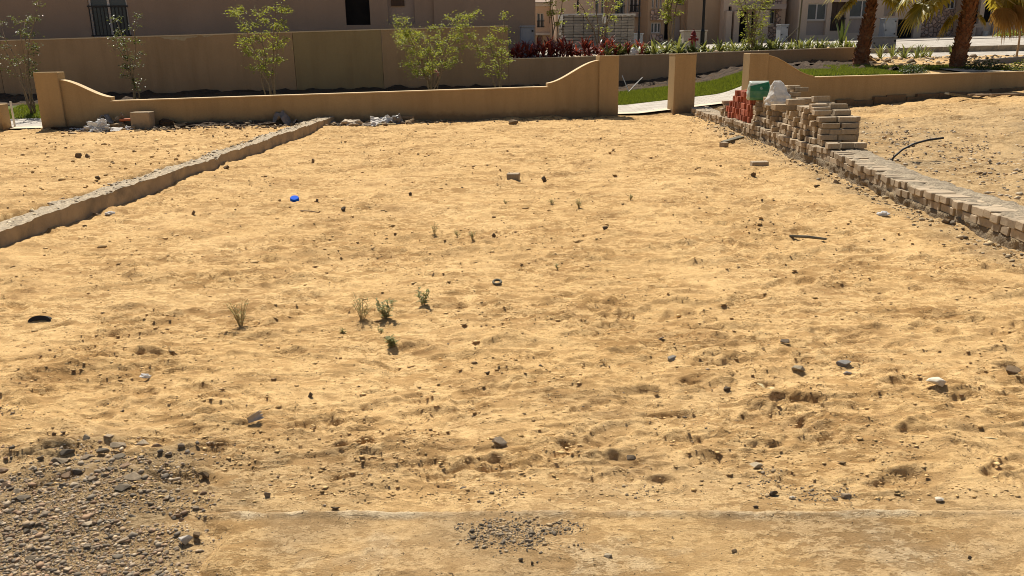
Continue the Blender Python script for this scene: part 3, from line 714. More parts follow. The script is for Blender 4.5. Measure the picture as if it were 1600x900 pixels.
mb = MB(); mb.box((u, -.12, -.3), (u2, -.001, z2-.06)); mb.box((u, -.12, z3+.12), (u2, -.001, 6.2)); mb.box((L_(1213, 0)[0], -.121, z2-.06), (u2, -.001, z3+.12)); mb.build('stone_cladding', M['stoneclad'], t)
u, z = L_(1166, 14); MB().box((u, -.9, z-.05), (L_(1218, 0)[0]+.02, -.003, z+.22)).build('porch_beam', M['house_recess'], t)
for p in (1134, 1146, 1174, 1183):
    u, z = L_(p, 60); MB().box((u-.17, -1.0 if p > 1160 else -.35, -.3), (u+.17, (-.7 if p > 1160 else -.005), L_(p, 15)[1]-.08)).build('column', M['house_cream'], t, bevel=.02)
t, L_ = far('cream house with recessed windows and a brown balcony door behind the first palm', 1246, 1440, 46, [('panelwin', 1262, 1292, 5, 55), ('door', 1299, 1322, 3, 48), ('panelwin', 1328, 1367, 0, 51), ('dark', 1405, 1431, 30, 63), ('recess', 1381, 1399, 2, 25)], M['house_cream'])
t, L_ = far('stone-clad house front between the two palms', 1432, 1506, 47.5, [('window', 1478, 1492, -16, 14), ('dark', 1498, 1505, -6, 20)], M['stoneclad'], h=5.8)
t, L_ = far('cream house with dark recessed windows at the right edge behind the second palm', 1507, 1760, 46.5, [('dark', 1516, 1531, -10, 37), ('dark', 1538, 1551, -8, 35), ('panelwin', 1566, 1588, -4, 40), ('window', 1620, 1650, -2, 36)], M['house_cream'])
MB().tube([(L_(1550, 40)[0], -.07, -.2), (L_(1550, 40)[0], -.07, 6.2)], .045, 8).build('downpipe', M['house_recess'], t)

# ================================================================== LEFT CONCRETE FOOTING
def build_kerb():
    t = thing('concrete_footing', 'low grey concrete footing with a crumbling gravelly top along the left side', 'footing', (-4.55, 5, 0))
    n = 260; ys = np.linspace(-2.2, 14.35, n); yw = ys+5
    xo = .05*fbm(yw, yw*0, 2.5, 3, 401)+.03*gnoise(yw/.5, yw*0, 402)
    zt = .185+.02*fbm(yw, yw*0, 1.2, 3, 403)
    # profile across: front foot, front mid, front top, top across (m points), rear foot
    cols = []; m = 9
    zf = zt+.016*gnoise(yw/.12, yw*0, 405)-.03*sstep(.25, .6, gnoise(yw/.5, yw*0, 411))
    for q, zz in ((0, -.2), (0, .06), (0, .12)):
        cols.append((xo+.012*gnoise(yw/.35, yw*0+zz*9, 404)+.006*gnoise(yw/.1, yw*0+zz*9, 408), np.full(n, zz)))
    cols.append((xo+.004, zf))
    for i in range(1, m+1):
        u = i/m; xx = xo-.004-.34*u
        cols.append((xx, zt+.020*fbm(yw, yw*0+u*1.2, .16, 3, 406)+.014*np.abs(gnoise(yw/.05, yw*0+u*5, 407))-.02*u))
    cols.append((xo-.36, np.full(n, -.2)))
    P = np.stack([np.stack([c[0], ys, c[1]], 1) for c in cols], 1); nc = len(cols)
    Fc = grid_faces(n, nc)[:, ::-1]
    j = np.tile(np.arange(nc-1), n-1)
    top = (j >= 3) & (j < nc-2)
    def sub(mask, nm, mat):
        fs = Fc[mask]; u, inv = np.unique(fs, return_inverse=True)
        link(nm, np_mesh(nm, P.reshape(-1, 3)[u], inv.reshape(-1, 4), mat, True), t)
    sub(~top, 'side', M['concrete']); sub(top, 'gravel_top', M['aggregate'])
build_kerb()

# ================================================================== RIGHT BRICK FOOTING
def brick_mesh(i, L=.25, W=.12, Hh=.075, jit=.005, bev=.006, mat=None, chip=True):
    rr = random.Random(i*13+1); mb = MB().box((-L/2, -W/2, 0), (L/2, W/2, Hh), jit=jit, rr=rr)
    return mb.mesh('brick', mat or M['brick'], bevel=bev)
BR = [brick_mesh(i) for i in range(8)]
RB = [brick_mesh(i+50, .22, .068, .105, .004, .004, M['redbrick']) for i in range(5)]
def wall_x(y): return 4.06+.045*math.sin(y*.55+1)+.02*math.sin(y*1.9)
def wall_top(y): return .205+.05*float(sstep(8, 13, y))+.012*math.sin(y*1.3)-.05*float(sstep(16.5, 20.5, y))
bw = thing('brick_footing', 'low rough brick footing with a mortar-smeared top along the right side of the lot', 'low wall', (4.06, 5, 0))
rb = random.Random(77)
def put_brick(x, y, z, rz, mesh, parent, rx=0.0, ry=0.0, sc=(1, 1, 1), name='brick'):
    o = bpy.data.objects.new(name, mesh); C.objects.link(o); o.parent = parent
    o.location = (x, y, z); o.rotation_euler = (rx, ry, rz); o.scale = sc; return o
y = 3.6
nb = 0
while y < 20.45:
    zt = wall_top(y); z = zt-.075
    miss = rb.random() < .05
    if not miss:
        put_brick(wall_x(y)+.125+rb.uniform(-.028, .024)-4.06, y-5, z+rb.uniform(-.012, .010), rb.uniform(-.09, .09), rb.choice(BR), bw, rb.uniform(-.03, .03), rb.uniform(-.03, .03), (1, rb.uniform(.9, 1.02), 1)); nb += 1
    y += .125+rb.uniform(0, .012)
y = 3.5
while y < 20.45:
    zt = wall_top(y); z = zt-.075-.083
    if rb.random() < .42:
        put_brick(wall_x(y+.06)+.075+rb.uniform(-.012, .014)-4.06, y+.07-5, z, math.pi/2+rb.uniform(-.05, .05), rb.choice(BR), bw, rb.uniform(-.03, .03), rb.uniform(-.03, .03)); y += .265
    else:
        put_brick(wall_x(y)+.14+rb.uniform(-.014, .014)-4.06, y-5, z, rb.uniform(-.06, .06), rb.choice(BR), bw, rb.uniform(-.03, .03), rb.uniform(-.03, .03)); y += .13+rb.uniform(0, .012)
    nb += 1
def strip_mesh(y0, y1, ny, cols_fn, nm, mat, parent):
    ys = np.linspace(y0, y1, ny); P = cols_fn(ys); nc = P.shape[1]
    return link(nm, np_mesh(nm, P.reshape(-1, 3), grid_faces(ny, nc)[:, ::-1], mat, True), parent)
WX = np.vectorize(wall_x); WT = np.vectorize(wall_top)
def fnd(ys):
    x0 = WX(ys)-4.06; zt = WT(ys)-.155; c = []
    for k, zz in enumerate(np.linspace(-.25, 0, 9)):
        z = np.minimum(zt+zz, zt); c.append(np.stack([x0+.012+.03*fbm(ys, ys*0+zz*2, .45, 3, 501)+.018*gnoise(ys/.09, zz*14+ys*0, 502)-.02*(zz < -.1), ys-5, z], 1))
    c.append(np.stack([x0+.09, ys-5, zt], 1))
    return np.stack(c, 1)
strip_mesh(3.5, 20.5, 520, fnd, 'foundation', M['foundation'], bw)
def core(ys):
    x0 = WX(ys)-4.06; zt = WT(ys); c = []
    j = .006*gnoise(ys/.05, ys*0, 511)
    for a, b in ((.028, -.165), (.026, -.12), (.030, -.085), (.026, -.04), (.030, -.006)): c.append(np.stack([x0+a+.008*gnoise(ys/.06, ys*0+b*40, 512), ys-5, zt+b], 1))
    for u in np.linspace(.05, .46, 16): c.append(np.stack([x0+u+.0*ys, ys-5, zt-.004+.022*fbm(ys, ys*0+u*1.5, .28, 4, 513)+.014*np.abs(gnoise(ys/.05, ys*0+u*11, 514))-.008+.020*float(sstep(.20, .27, u))-.03*(u > .44)], 1))
    c.append(np.stack([x0+.50, ys-5, zt-.3], 1))
    return np.stack(c, 1)
strip_mesh(3.5, 20.5, 620, core, 'mortar_bed', M['mortar'], bw)

# ================================================================== LOOSE BRICKS STACKED ON THE FOOTING
ORD = ['', 'first', 'second', 'third', 'fourth', 'fifth', 'sixth', 'seventh', 'eighth', 'ninth', 'tenth', 'eleventh', 'twelfth', 'thirteenth', 'fourteenth', 'fifteenth', 'sixteenth', 'seventeenth', 'eighteenth', 'nineteenth', 'twentieth']
def nth(i):
    if i <= 20: return ORD[i]
    t = ('twenty', 'thirty', 'forty', 'fifty', 'sixty', 'seventy', 'eighty', 'ninety')[(i-20)//10]
    return t+'-'+ORD[(i-20) % 10] if (i-20) % 10 else {'twenty': 'twentieth', 'thirty': 'thirtieth', 'forty': 'fortieth', 'fifty': 'fiftieth', 'sixty': 'sixtieth', 'seventy': 'seventieth', 'eighty': 'eightieth', 'ninety': 'ninetieth'}[t]
GREY_L = 'loose grey cement brick in the rough stack on the low brick footing'
RED_L = 'loose red clay brick in the red part of the stack on the footing'
ng = 0
def loose(x, y, z, rz, label=GREY_L, mesh=None, group='grey bricks stacked on the footing', rx=0, ry=0, sc=(1, 1, 1), name='brick'):
    global ng
    o = bpy.data.objects.new(name, mesh or rb.choice(BR)); C.objects.link(o)
    o.location = (x, y, z); o.rotation_euler = (rx, ry, rz); o.scale = sc
    ng += 1
    return tag(o, label, 'brick', group)
def pile_h(y):      # stack height above the footing along its length
    return float(np.interp(y, [11.2, 11.45, 11.5, 12.0, 12.1, 12.5, 12.7, 13.6, 14.4, 15.2], [.08, .08, .37, .43, .50, .52, .46, .40, .41, .44]))
CH = .079
core_mb = MB(); placed = []
for k in range(8):
    cnt = 0; first_ = ng
    y = 11.55+(.05 if k % 2 else 0)+.04*k*(k > 2)
    while y < 15.15:
        hh = pile_h(y)
        if (k+1)*CH > hh+.045: y += .13; continue
        z = wall_top(y)+.008+k*CH; x0 = wall_x(y)+.07+.018*k+rb.uniform(-.03, .055)
        if rb.random() < .3 and k > 0:
            cnt += 1; loose(x0+.06, y+.07, z, math.pi/2+rb.uniform(-.07, .07), 'grey brick laid lengthwise in the %s row of the stack, %s from its near end' % (nth(k+1), nth(cnt))); y += .262
        elif rb.random() < .16:
            cnt += 1; loose(x0+.03, y-.02, z+.0, rb.uniform(-.05, .05), 'narrow grey brick in the %s row of the stack, %s from its near end' % (nth(k+1), nth(cnt)), sc=(.9, .62, 1.0)); y += .085
        else:
            cnt += 1; loose(x0+.125+(.07 if rb.random() < .15 else 0), y, z, rb.uniform(-.07, .07), 'grey brick endwise in the %s row of the stack, %s from its near end' % (nth(k+1), nth(cnt)), sc=(1, rb.uniform(.88, 1.0), 1)); y += .128+rb.uniform(0, .016)
# bricks behind, seen only in gaps
for k in range(7):
    y = 11.75
    while y < 15.1:
        if (k+1)*CH < pile_h(y)+.03:
            z = wall_top(y)+.008+k*CH
            for xx in (.42,):
                core_mb.box((wall_x(y)+xx, y-.057, z), (wall_x(y)+xx+.22, y+.057, z+.074), jit=.006)
        y += .128
core_o = core_mb.build('brick_heap', M['brick'], bevel=0.004); tag(core_o, 'hidden back rows of grey bricks behind the face of the stack', 'bricks', kind='stuff')
# near end of the stack: pairs of stretchers facing the camera, stepping back as they rise
ends = [(11.28, 0, 3, 'grey brick lying in the bottom row at the near end of the stack'),
        (11.62, 1, 2, None), (11.64, 2, 2, None), (11.66, 3, 2, None), (11.72, 4, 2, None), (11.95, 5, 2, None), (12.1, 6, 2, None)]
for (y, k, n, lb) in ends:
    for i in range(n):
        zc = wall_top(y)+.012+(k if k else 0)*CH-(0 if k else .0)
        loose((4.225+.272*i if n == 2 else 4.19+.185*i)+rb.uniform(-.012, .015)+(.012*k if k < 4 else .02), y-.08+rb.uniform(-.02, .02), zc, rb.uniform(-.04, .04), '%s brick of the %s row up in the stepped near end of the stack' % (('left', 'right')[i] if n == 2 else ('left', 'middle', 'right')[i], nth(k+1)), group='bricks at the near end of the stack', sc=(rb.uniform(.93, 1.0), 1, rb.uniform(.94, 1.0)) if n == 2 else (.66, 1, 1))
for (px, py, Y, rz, lb) in ((1283, 163, 11.95, .05, 'worn grey brick lying loose on the top corner at the near end of the stack'), (1258, 156, 12.6, -.05, 'worn grey brick on top of the stack, just left of the top corner brick'),
                            (1282, 157, 12.5, .02, 'pale grey brick on top of the stack behind the top corner brick'), (1242, 168, 12.4, .04, 'grey brick on top of the stack beside the concrete slab end')):
    p = on_plane(px, py, Y, 0); loose(p.x, Y, wall_top(Y)+pile_h(Y)+.012+(.03 if py < 160 else 0), rz, lb, group=None, sc=(1, 1, 1.15))
# two hollow-looking concrete slabs on top
def slab(label, cx, cy, cz, L, W, Hh, rz):
    o = MB().box((-L/2, -W/2, 0), (L/2, W/2, Hh), jit=.006).build('concrete_slab', M['concrete'], None, (cx, cy, cz), rz, bevel=.006); return tag(o, label, 'slab')
p = on_plane(1231, 168, 13.2, 0); slab('long grey concrete slab lying on top of the middle of the brick stack', p.x-.02, 13.2, wall_top(13.2)+.405, .44, .20, .085, .06)
p = on_plane(1213, 155, 14.2, 0); slab('grey concrete slab on edge behind the red bricks, in front of the sacks', p.x+.02, 14.3, wall_top(14.3)+.415, .40, .11, .12, .03)
slab('flat pale concrete slab lying between the two upright slabs on the stack', 4.50, 13.75, wall_top(13.75)+.425, .30, .50, .06, .1)
# red bricks
def red_h(y): return .585-.30*float(sstep(16.2, 16.95, y))
for k in range(6):
    cnt = 0
    y = 15.30
    while y < 16.92:
        if (k+1)*.108 > red_h(y)+.06: y += .076; continue
        z = wall_top(y)+.006+k*.108; x0 = wall_x(y)+.05+rb.uniform(-.02, .05)+.015*k
        cnt += 1
        if rb.random() < .14 and k < 4:
            loose(x0+.05, y+.06, z, math.pi/2+rb.uniform(-.1, .1), 'red brick lengthwise in the %s row of the red part, %s from near end' % (nth(k+1), nth(cnt)), rb.choice(RB), 'red bricks stacked on the footing'); y += .225
        else:
            loose(x0+.11, y, z, rb.uniform(-.10, .10), 'red brick endwise in the %s row of the red part, %s from near end' % (nth(k+1), nth(cnt)), rb.choice(RB), 'red bricks stacked on the footing', rx=rb.uniform(-.05, .05)); y += .073+rb.uniform(0, .012)
core_mb = MB()
for k in range(5):
    y = 15.36
    while y < 16.85:
        if (k+1)*.108 < red_h(y)+.02:
            z = wall_top(y)+.006+k*.108; core_mb.box((wall_x(y)+.34, y-.034, z), (wall_x(y)+.55, y+.034, z+.104), jit=.005)
        y += .076
tag(core_mb.build('red_brick_heap', M['redbrick'], bevel=.004), 'back rows of red bricks behind the red face of the stack', 'bricks', kind='stuff')
for i in range(8):
    y = 15.4+.14*i; loose(wall_x(y)+.40+rb.uniform(-.05, .08), y, wall_top(y)+red_h(y)-.03+rb.uniform(0, .02), rb.uniform(-.6, .6), 'red brick lying askew on top of the red part, %s from its near end' % nth(i+1), rb.choice(RB), 'red bricks stacked on the footing', rx=math.pi/2)
# pale bricks beyond the red ones
for (y, k, dx) in ((17.0, 0, .02), (17.0, 1, .03), (17.02, 2, .02), (17.14, 0, .03), (17.14, 1, .0), (17.14, 2, .04), (17.12, 3, .0), (17.27, 0, .02), (17.27, 1, .0)):
    loose(wall_x(y)+.14+dx, y, wall_top(y)+.006+k*CH, rb.uniform(-.08, .08), 'pale grey brick %s up in the %s little column beyond the red bricks' % (nth(k+1), {17.0: 'nearest', 17.02: 'nearest', 17.14: 'middle', 17.12: 'middle', 17.27: 'farthest'}[y]), group='pale bricks at the far end of the stack')
for i in range(16):
    y = 15.6+rb.uniform(0, 1.5); x = 4.78+rb.uniform(0, .42)
    loose(x, y, .80+rb.uniform(-.02, .04)-.12*(y > 16.6), rb.uniform(-.5, .5), '%s pale brick placed on the loose layer behind the red bricks' % nth(i+1) if False else 'pale brick on the loose layer behind the red bricks', group='pale bricks behind the red bricks')
mb = MB()
rq = random.Random(9)
for k in range(8):
    for i in range(13):
        for j in range(2): mb.box((4.66+j*.24, 15.5+i*.128, .16+k*.08), (4.66+j*.24+.225, 15.5+i*.128+.115, .16+k*.08+.075), jit=.008, rr=rq)
tag(mb.build('pale_brick_heap', M['brick'], bevel=.004), 'pale bricks heaped under the top layer behind the red bricks', 'bricks', kind='stuff')

# ================================================================== SACKS AND CRUMPLED RUBBISH
def crumple(name, label, cat, loc, size, mat, seed, amp=.35, sub=4, rz=0.0, ridged=True, flat=.0, group=None, wl=.9):
    bm = bmesh.new(); bmesh.ops.create_icosphere(bm, subdivisions=sub, radius=1.0)
    co = np.array([v.co[:] for v in bm.verts]); x, y, z = co.T
    n1 = fbm(x*1.0+seed, y+z*1.7, wl, 3, seed); n2 = gnoise(x/.35+z*2.1, y/.35-z*1.3+seed, seed+3)
    d = 1+amp*n1+amp*.45*(np.abs(n2)*-1.6+.4 if ridged else n2)
    co = co*d[:, None]; co[:, 2] = np.maximum(co[:, 2], -.35+flat)
    co = co*np.array(size)/2
    co[:, 2] -= co[:, 2].min()
    for v, c in zip(bm.verts, co): v.co = c
    me = bpy.data.meshes.new(name); bm.to_mesh(me); bm.free(); me.materials.append(mat)
    me.polygons.foreach_set('use_smooth', [sub > 3]*len(me.polygons))
    o = link(name, me, None, loc, rz); return tag(o, label, cat, group)
def cloth(name, label, cat, loc, w, d, mat, seed, hgt=.1, rz=0.0, n=22, curl=0.0, fold=.25):
    u = np.linspace(-.5, .5, n); X, Y = np.meshgrid(u*w, u*d)
    X = X+.12*w*fbm(X+seed, Y, w*.7, 2, seed); Y = Y+.12*d*fbm(X+seed, Y+3, d*.7, 2, seed+2)
    Z = hgt*np.clip(.35+fbm(X*1.0+seed, Y*1.0, max(w, d)*fold*1.6, 3, seed+4), 0, 2)+hgt*.3*np.abs(gnoise(X/(w*fold*.6), Y/(d*fold*.6), seed+6))
    Z = Z+curl*((X/w*2)**2)
    Z = Z-Z.min()+.004
    m2 = np_mesh(name, np.stack([X, Y, Z], 2).reshape(-1, 3), grid_faces(n, n), mat, True)
    o = link(name, m2, None, loc, rz)
    so_ = o.modifiers.new('thickness', 'SOLIDIFY'); so_.thickness = .004
    return tag(o, label, cat)
def sack_mats():
    m, n, l, b = new_mat('green_printed_plastic')
    tc = n.new('ShaderNodeTexCoord'); sp = n.new('ShaderNodeSeparateXYZ'); l.new(tc.outputs['Object'], sp.inputs[0])
    nz = noise(n, l, tc.outputs['Object'], 9, 3)
    col = mixc(n, l, ramp(n, l, sp.outputs['Z'], .155, .165), (.16, .30, .15), (.012, .15, .065))
    col = mixc(n, l, ramp(n, l, nz, .3, .7), col, (.05, .20, .10))
    # pale emblem disc on the dark band
    d = n.new('ShaderNodeVectorMath'); d.operation = 'DISTANCE'; d.inputs[1].default_value = (.02, -.13, .215)
    l.new(tc.outputs['Object'], d.inputs[0]); col = mixc(n, l, ramp(n, l, d.outputs['Value'], .034, .028), col, (.30, .42, .30))
    d2 = n.new('ShaderNodeVectorMath'); d2.operation = 'DISTANCE'; d2.inputs[1].default_value = (.045, -.13, .225)
    l.new(tc.outputs['Object'], d2.inputs[0]); col = mixc(n, l, ramp(n, l, d2.outputs['Value'], .024, .02), col, (.012, .15, .065))
    sx = n.new('ShaderNodeMath'); sx.operation = 'ADD'; l.new(sp.outputs['Z'], sx.inputs[0])
    q = n.new('ShaderNodeMath'); q.operation = 'MULTIPLY'; q.inputs[1].default_value = .22; l.new(sp.outputs['X'], q.inputs[0]); 
    s2 = n.new('ShaderNodeMath'); s2.operation = 'SUBTRACT'; l.new(sp.outputs['Z'], s2.inputs[0]); l.new(q.outputs[0], s2.inputs[1])
    col = mixc(n, l, ramp(n, l, s2.outputs[0], .285, .292), col, (.66, .68, .60))
    col = mixc(n, l, ramp(n, l, sp.outputs['X'], -.165, -.18), col, (.62, .66, .56)); col = mixc(n, l, ramp(n, l, sp.outputs['X'], .155, .165), col, (.22, .42, .32))
    l.new(col, b.inputs['Base Color']); b.inputs['Roughness'].default_value = .35
    bump(n, l, b, noise(n, l, tc.outputs['Object'], 14, 3), .4, .02)
    m2, n, l, b = new_mat('white_woven_sack')
    tc = n.new('ShaderNodeTexCoord'); nz = noise(n, l, tc.outputs['Object'], 10, 4)
    col = mixc(n, l, ramp(n, l, nz, .3, .7), (.80, .77, .72), (.58, .555, .51))
    d = n.new('ShaderNodeVectorMath'); d.operation = 'DISTANCE'; d.inputs[1].default_value = (.15, -.08, .13)
    l.new(tc.outputs['Object'], d.inputs[0]); col = mixc(n, l, ramp(n, l, d.outputs['Value'], .068, .060), col, (.02, .16, .11))
    l.new(col, b.inputs['Base Color']); b.inputs['Roughness'].default_value = .55
    bump(n, l, b, noise(n, l, tc.outputs['Object'], 16, 3), .5, .03)
    return m, m2
M['greensack'], M['whitesack'] = sack_mats()
for k_ in ('greensack', 'whitesack', 'plasticw'):
    n = M[k_].node_tree.nodes; l = M[k_].node_tree.links; b = n['Principled BSDF']
    t_ = n.new('ShaderNodeBsdfTranslucent'); l.new(b.inputs['Base Color'].links[0].from_socket, t_.inputs[0])
    ms = n.new('ShaderNodeMixShader'); ms.inputs[0].default_value = .38; l.new(b.outputs[0], ms.inputs[1]); l.new(t_.outputs[0], ms.inputs[2]); l.new(ms.outputs[0], n['Material Output'].inputs[0])
def sack(name, label, loc, prof, mat, rz, seed, shift=None, wr=.03):
    """prof: list of (z, half width, half depth); rounded-rectangle sections with wrinkles"""
    nseg = 40; vs = []; fs = []
    zz = np.linspace(prof[0][0], prof[-1][0], 22); P = np.array(prof)
    for i, z in enumerate(zz):
        a = np.interp(z, P[:, 0], P[:, 1]); b = np.interp(z, P[:, 0], P[:, 2]); sx = shift(z) if shift else 0
        for k in range(nseg):
            t = 2*math.pi*k/nseg; c, s = math.cos(t), math.sin(t)
            x = a*math.copysign(abs(c)**.55, c); y = b*math.copysign(abs(s)**.7, s)
            q = 1+wr*2*float(gnoise(np.array([t*1.6+seed]), np.array([z*14.0]), seed)[0])+wr*1.5*abs(float(gnoise(np.array([t*4.0]), np.array([z*9.0+seed]), seed+1)[0]))
            vs.append((x*q+sx, y*q, z))
    nr = len(zz)
    for i in range(nr-1):
        for k in range(nseg):
            k2 = (k+1) % nseg; fs.append((i*nseg+k, i*nseg+k2, (i+1)*nseg+k2, (i+1)*nseg+k))
    fs.append(tuple(range(nseg-1, -1, -1))); fs.append(tuple((nr-1)*nseg+k for k in range(nseg)))
    o = MB().add(vs, fs).build(name, mat, None, loc, rz, smooth=True); return tag(o, label, 'sack')
p = on_plane(1183, 152, 15.0, 0)
sack('sack', 'green and white printed plastic sack standing on the brick stack', (p.x+.02, 15.0, .70), [(0, .19, .10), (.04, .205, .13), (.2, .195, .12), (.30, .175, .09), (.335, .165, .012)], M['greensack'], -.05, 3, wr=.04)
p = on_plane(1217, 158, 14.0, 0)
sack('sack', 'crumpled white woven sack slumped beside the green one on the brick stack', (p.x+.03, 14.05, .66), [(0, .22, .15), (.07, .205, .16), (.18, .155, .13), (.30, .115, .08), (.38, .085, .03), (.41, .05, .012)], M['whitesack'], .1, 8, shift=lambda z: -.16*z, wr=.10)

def fz(px, py, dv=-.12):
    """point on the ground just in front of the fence under that pixel column"""
    p = on_plane(px, py, 19.95+dv); return Vector((p.x, p.y, float(macro(p.x, p.y))-.01))
p = fz(155, 200, -.58); crumple('plastic_bag', 'crumpled white plastic bag in the rubbish left of the concrete block', 'bag', p, (.50, .32, .36), M['plasticw'], 21, .5, 5, wl=.6)
p = fz(148, 206, -.85); cloth('paper_scrap', 'white scrap of paper in front of the crumpled white bag', 'litter', p, .22, .16, M['plasticw'], 33, .10)
p = fz(170, 196, -.14); cloth('plastic_sheet', 'grey plastic sheet leaning behind the white bag', 'plastic sheet', p+Vector((.05, 0, .05)), .60, .22, M['plasticg'], 31, .26, fold=.5)
p = fz(118, 204, -.25); cloth('paper_scrap', 'flat white scrap on the dark litter left of the white bag', 'litter', p+Vector((0, 0, .02)), .32, .14, M['paper'], 35, .06)
p = fz(186, 204, -.32); crumple('rag', 'brown dusty rag between the white bag and the concrete block', 'rag', p, (.52, .24, .24), M['rag_brown'], 23, .4, 4)
p = fz(226, 208, -.30)
o = MB().box((-.21, -.16, 0), (.21, .16, .385), jit=.008, rr=random.Random(3)).build('concrete_block', M['concrete'], None, p, .03, bevel=.012); tag(o, 'square grey concrete block standing at the foot of the garden wall', 'block')
p = fz(199, 193, -.28); o = MB().tube([(-.16, 0, .20), (.14, .02, .22)], .03, 8).build('pipe_offcut', M['terracotta'], None, p); tag(o, 'short orange pipe offcut beside the concrete block', 'pipe')
p = fz(262, 204, -.14); crumple('dark_rag', 'dark brown rag in the shade just right of the concrete block', 'rag', p, (.42, .2, .24), M['soil'], 25, .4, 4)
p = fz(104, 206, -.12); crumple('dark_rag', 'dark heap of litter beside the left pillar foot', 'rag', p, (.8, .3, .15), M['soil'], 27, .4, 4)
for (px, py, sz, sd, lb) in ((325, 206, (1.3, .5, .20), 41, 'mound of dark excavated soil against the wall, right of the block'), (365, 204, (.7, .4, .14), 43, 'small mound of soil and stones against the wall left of the grey cloth'), (410, 200, (.9, .4, .17), 45, 'mound of brown earth against the wall beside the grey cloth')):
    p = fz(px, py, -.22); crumple('soil_mound', lb, 'soil mound', p+Vector((0, 0, .0)), sz, M['soil'], sd, .4, 4)
p = fz(450, 196, -.14); cloth('cloth', 'grey cloth draped against the foot of the wall beside the end of the concrete footing', 'cloth', p, .60, .26, M['rag_grey'], 47, .26, fold=.5)
p = fz(550, 204, -.62); crumple('rag', 'dusty cream rag bundle in front of the wall right of the concrete footing', 'rag', p, (.46, .36, .26), M['rag'], 49, .42, 4)
p = fz(577, 204, -.72); crumple('rag', 'small dusty roll of cloth beside the cream rag bundle', 'rag', p, (.42, .2, .13), M['rag'], 51, .3, 4, rz=.1)
for (px, py, sd, mt, lb, rz, hg) in ((590, 198, 53, 'paper', 'crushed white cardboard in the litter heap by the wall', .4, .09), (603, 196, 55, 'plasticw', 'torn white wrapper on the litter heap by the wall', -.3, .12), (618, 192, 57, 'plasticg', 'grey plastic wrapper at the back of the litter heap by the wall', .2, .15)):
    p = fz(px, py, -.45)+Vector((0, 0, .03)); o = cloth('litter', lb, 'litter', p+Vector((0, 0, .05)), .34, .24, M[mt], sd, hg, rz, fold=.5); o.rotation_euler = (.7, .25*(sd % 3-1), rz)
for (px, py, dv, w_, mt, sd, lb) in ((133, 199, -.5, .20, 'paper', 71, 'small white scrap leaning on the left of the crumpled bag'), (182, 206, -.75, .22, 'paper', 72, 'torn cardboard scrap in front of the brown rag'), (203, 205, -.6, .16, 'plasticw', 73, 'little white scrap in front of the concrete block'), (285, 203, -.3, .30, 'rag_brown', 74, 'brown cloth scrap in the shade right of the dark rag'), (515, 199, -.3, .26, 'plasticg', 75, 'dark plastic scrap behind the end of the concrete footing'), (585, 204, -.8, .20, 'paper', 76, 'pale scrap of card at the front of the litter heap'), (640, 197, -.5, .22, 'rag_brown', 77, 'brown scrap at the right end of the litter heap')):
    p = fz(px, py, dv); o = cloth('litter', lb, 'litter', p+Vector((0, 0, .05)), w_, w_*.7, M[mt], sd, .05, .3*(sd % 5-2), fold=.5, n=12); o.rotation_euler[0] = .5
p = fz(600, 201, -.68); o = MB().box((-.28, -.02, 0), (.28, .02, .03)).build('wooden_lath', M['palewood'], None, p+Vector((0, 0, .03)), -.05); tag(o, 'pale wooden lath lying in front of the litter heap', 'lath')
p = fz(630, 192, -.12); o = MB().box((-.22, -.03, 0), (.26, .03, .04)).build('wooden_lath', M['wood'], None, p+Vector((0, 0, .12)), .05); tag(o, 'brown wooden lath at the right end of the litter heap', 'lath')
# plank under the neighbour's wall
p = fz(1505, 157, -.75); mb = MB(); mb.box((-.55, -.10, .10), (.50, .08, .145), mat=Matrix.Rotation(.16, 4, 'Y')@Matrix.Rotation(-.0, 4, 'X')); o = mb.build('plank', M['greywood'], None, p+Vector((0, -.1, -.02)), .12); tag(o, 'weathered grey plank propped on the sand below the right wall', 'plank')
p = fz(1556, 152, -.7)
for i, (dx, dy, rz) in enumerate(((0, 0, .12), (.25, -.25, .05), (-.1, .2, .2))):
    q = Vector((p.x+dx, p.y+dy, gz(p.x+dx, p.y+dy)+.02)); o = MB().box((-.55, -.05, 0), (.55, .05, .035)).build('plank', M['wood'], None, q, rz); tag(o, ('middle', 'frontmost', 'rearmost')[i]+' of three pale boards half buried in sand under the right wall', 'board', 'boards in the sand under the right wall')
# ------------------------------------------------------------------ small finds on the sand
p = G(461, 318); t = MB().lathe([(.050, 0), (.054, .004), (.052, .045), (.046, .052), (.0, .053)], 18).build('bottle_lid', M['blue'], None, p, 0); t.rotation_euler = (.42, .1, 0); t.scale = (.92, .92, .92); t.location = p+Vector((0, 0, .004)); tag(t, 'blue plastic lid lying on the sand near the middle of the lot', 'lid')
pts = [G(1388, 254, .0)]; a = pts[0]
e = G(1475, 262); hz_ = [(0, 0), (.16, .11), (.34, .20), (.55, .27), (.78, .31), (.98, .335)]
dx = (on_plane(1476, 212, a.y, 0)-a)
o = MB().tube([a+Vector((dx.x*u, .02*u, -.03+dx.z*q/.335)) for u, q in [(0, 0), (.1, .10), (.25, .195), (.45, .265), (.7, .31), (1.0, .335)]], .0135, 8).build('hose', M['rubber'], None); tag(o, 'black plastic pipe curving up out of the ground behind the brick footing', 'pipe')
p = G(63, 501)
arc = [(-.082*math.cos(t_), .052*math.sin(t_)) for t_ in np.linspace(.0, math.pi, 16)]; inn = [(-.060*math.cos(t_), .022*math.sin(t_)-.004) for t_ in np.linspace(.0, math.pi, 16)]
mb = MB()
for a_, b_, c_, d_ in zip(arc[:-1], arc[1:], inn[:-1], inn[1:]): mb.prism([c_, d_, b_, a_], -.02, .03)
o = mb.build('rubber_scrap', M['rubber'], None, p-Vector((0, 0, .014)), .12); o.rotation_euler[0] = -.35; o.scale = (.86, .86, .8); tag(o, 'curved black scrap of rubber sticking out of the sand on the left', 'scrap')
p = G(777, 446); o = MB()
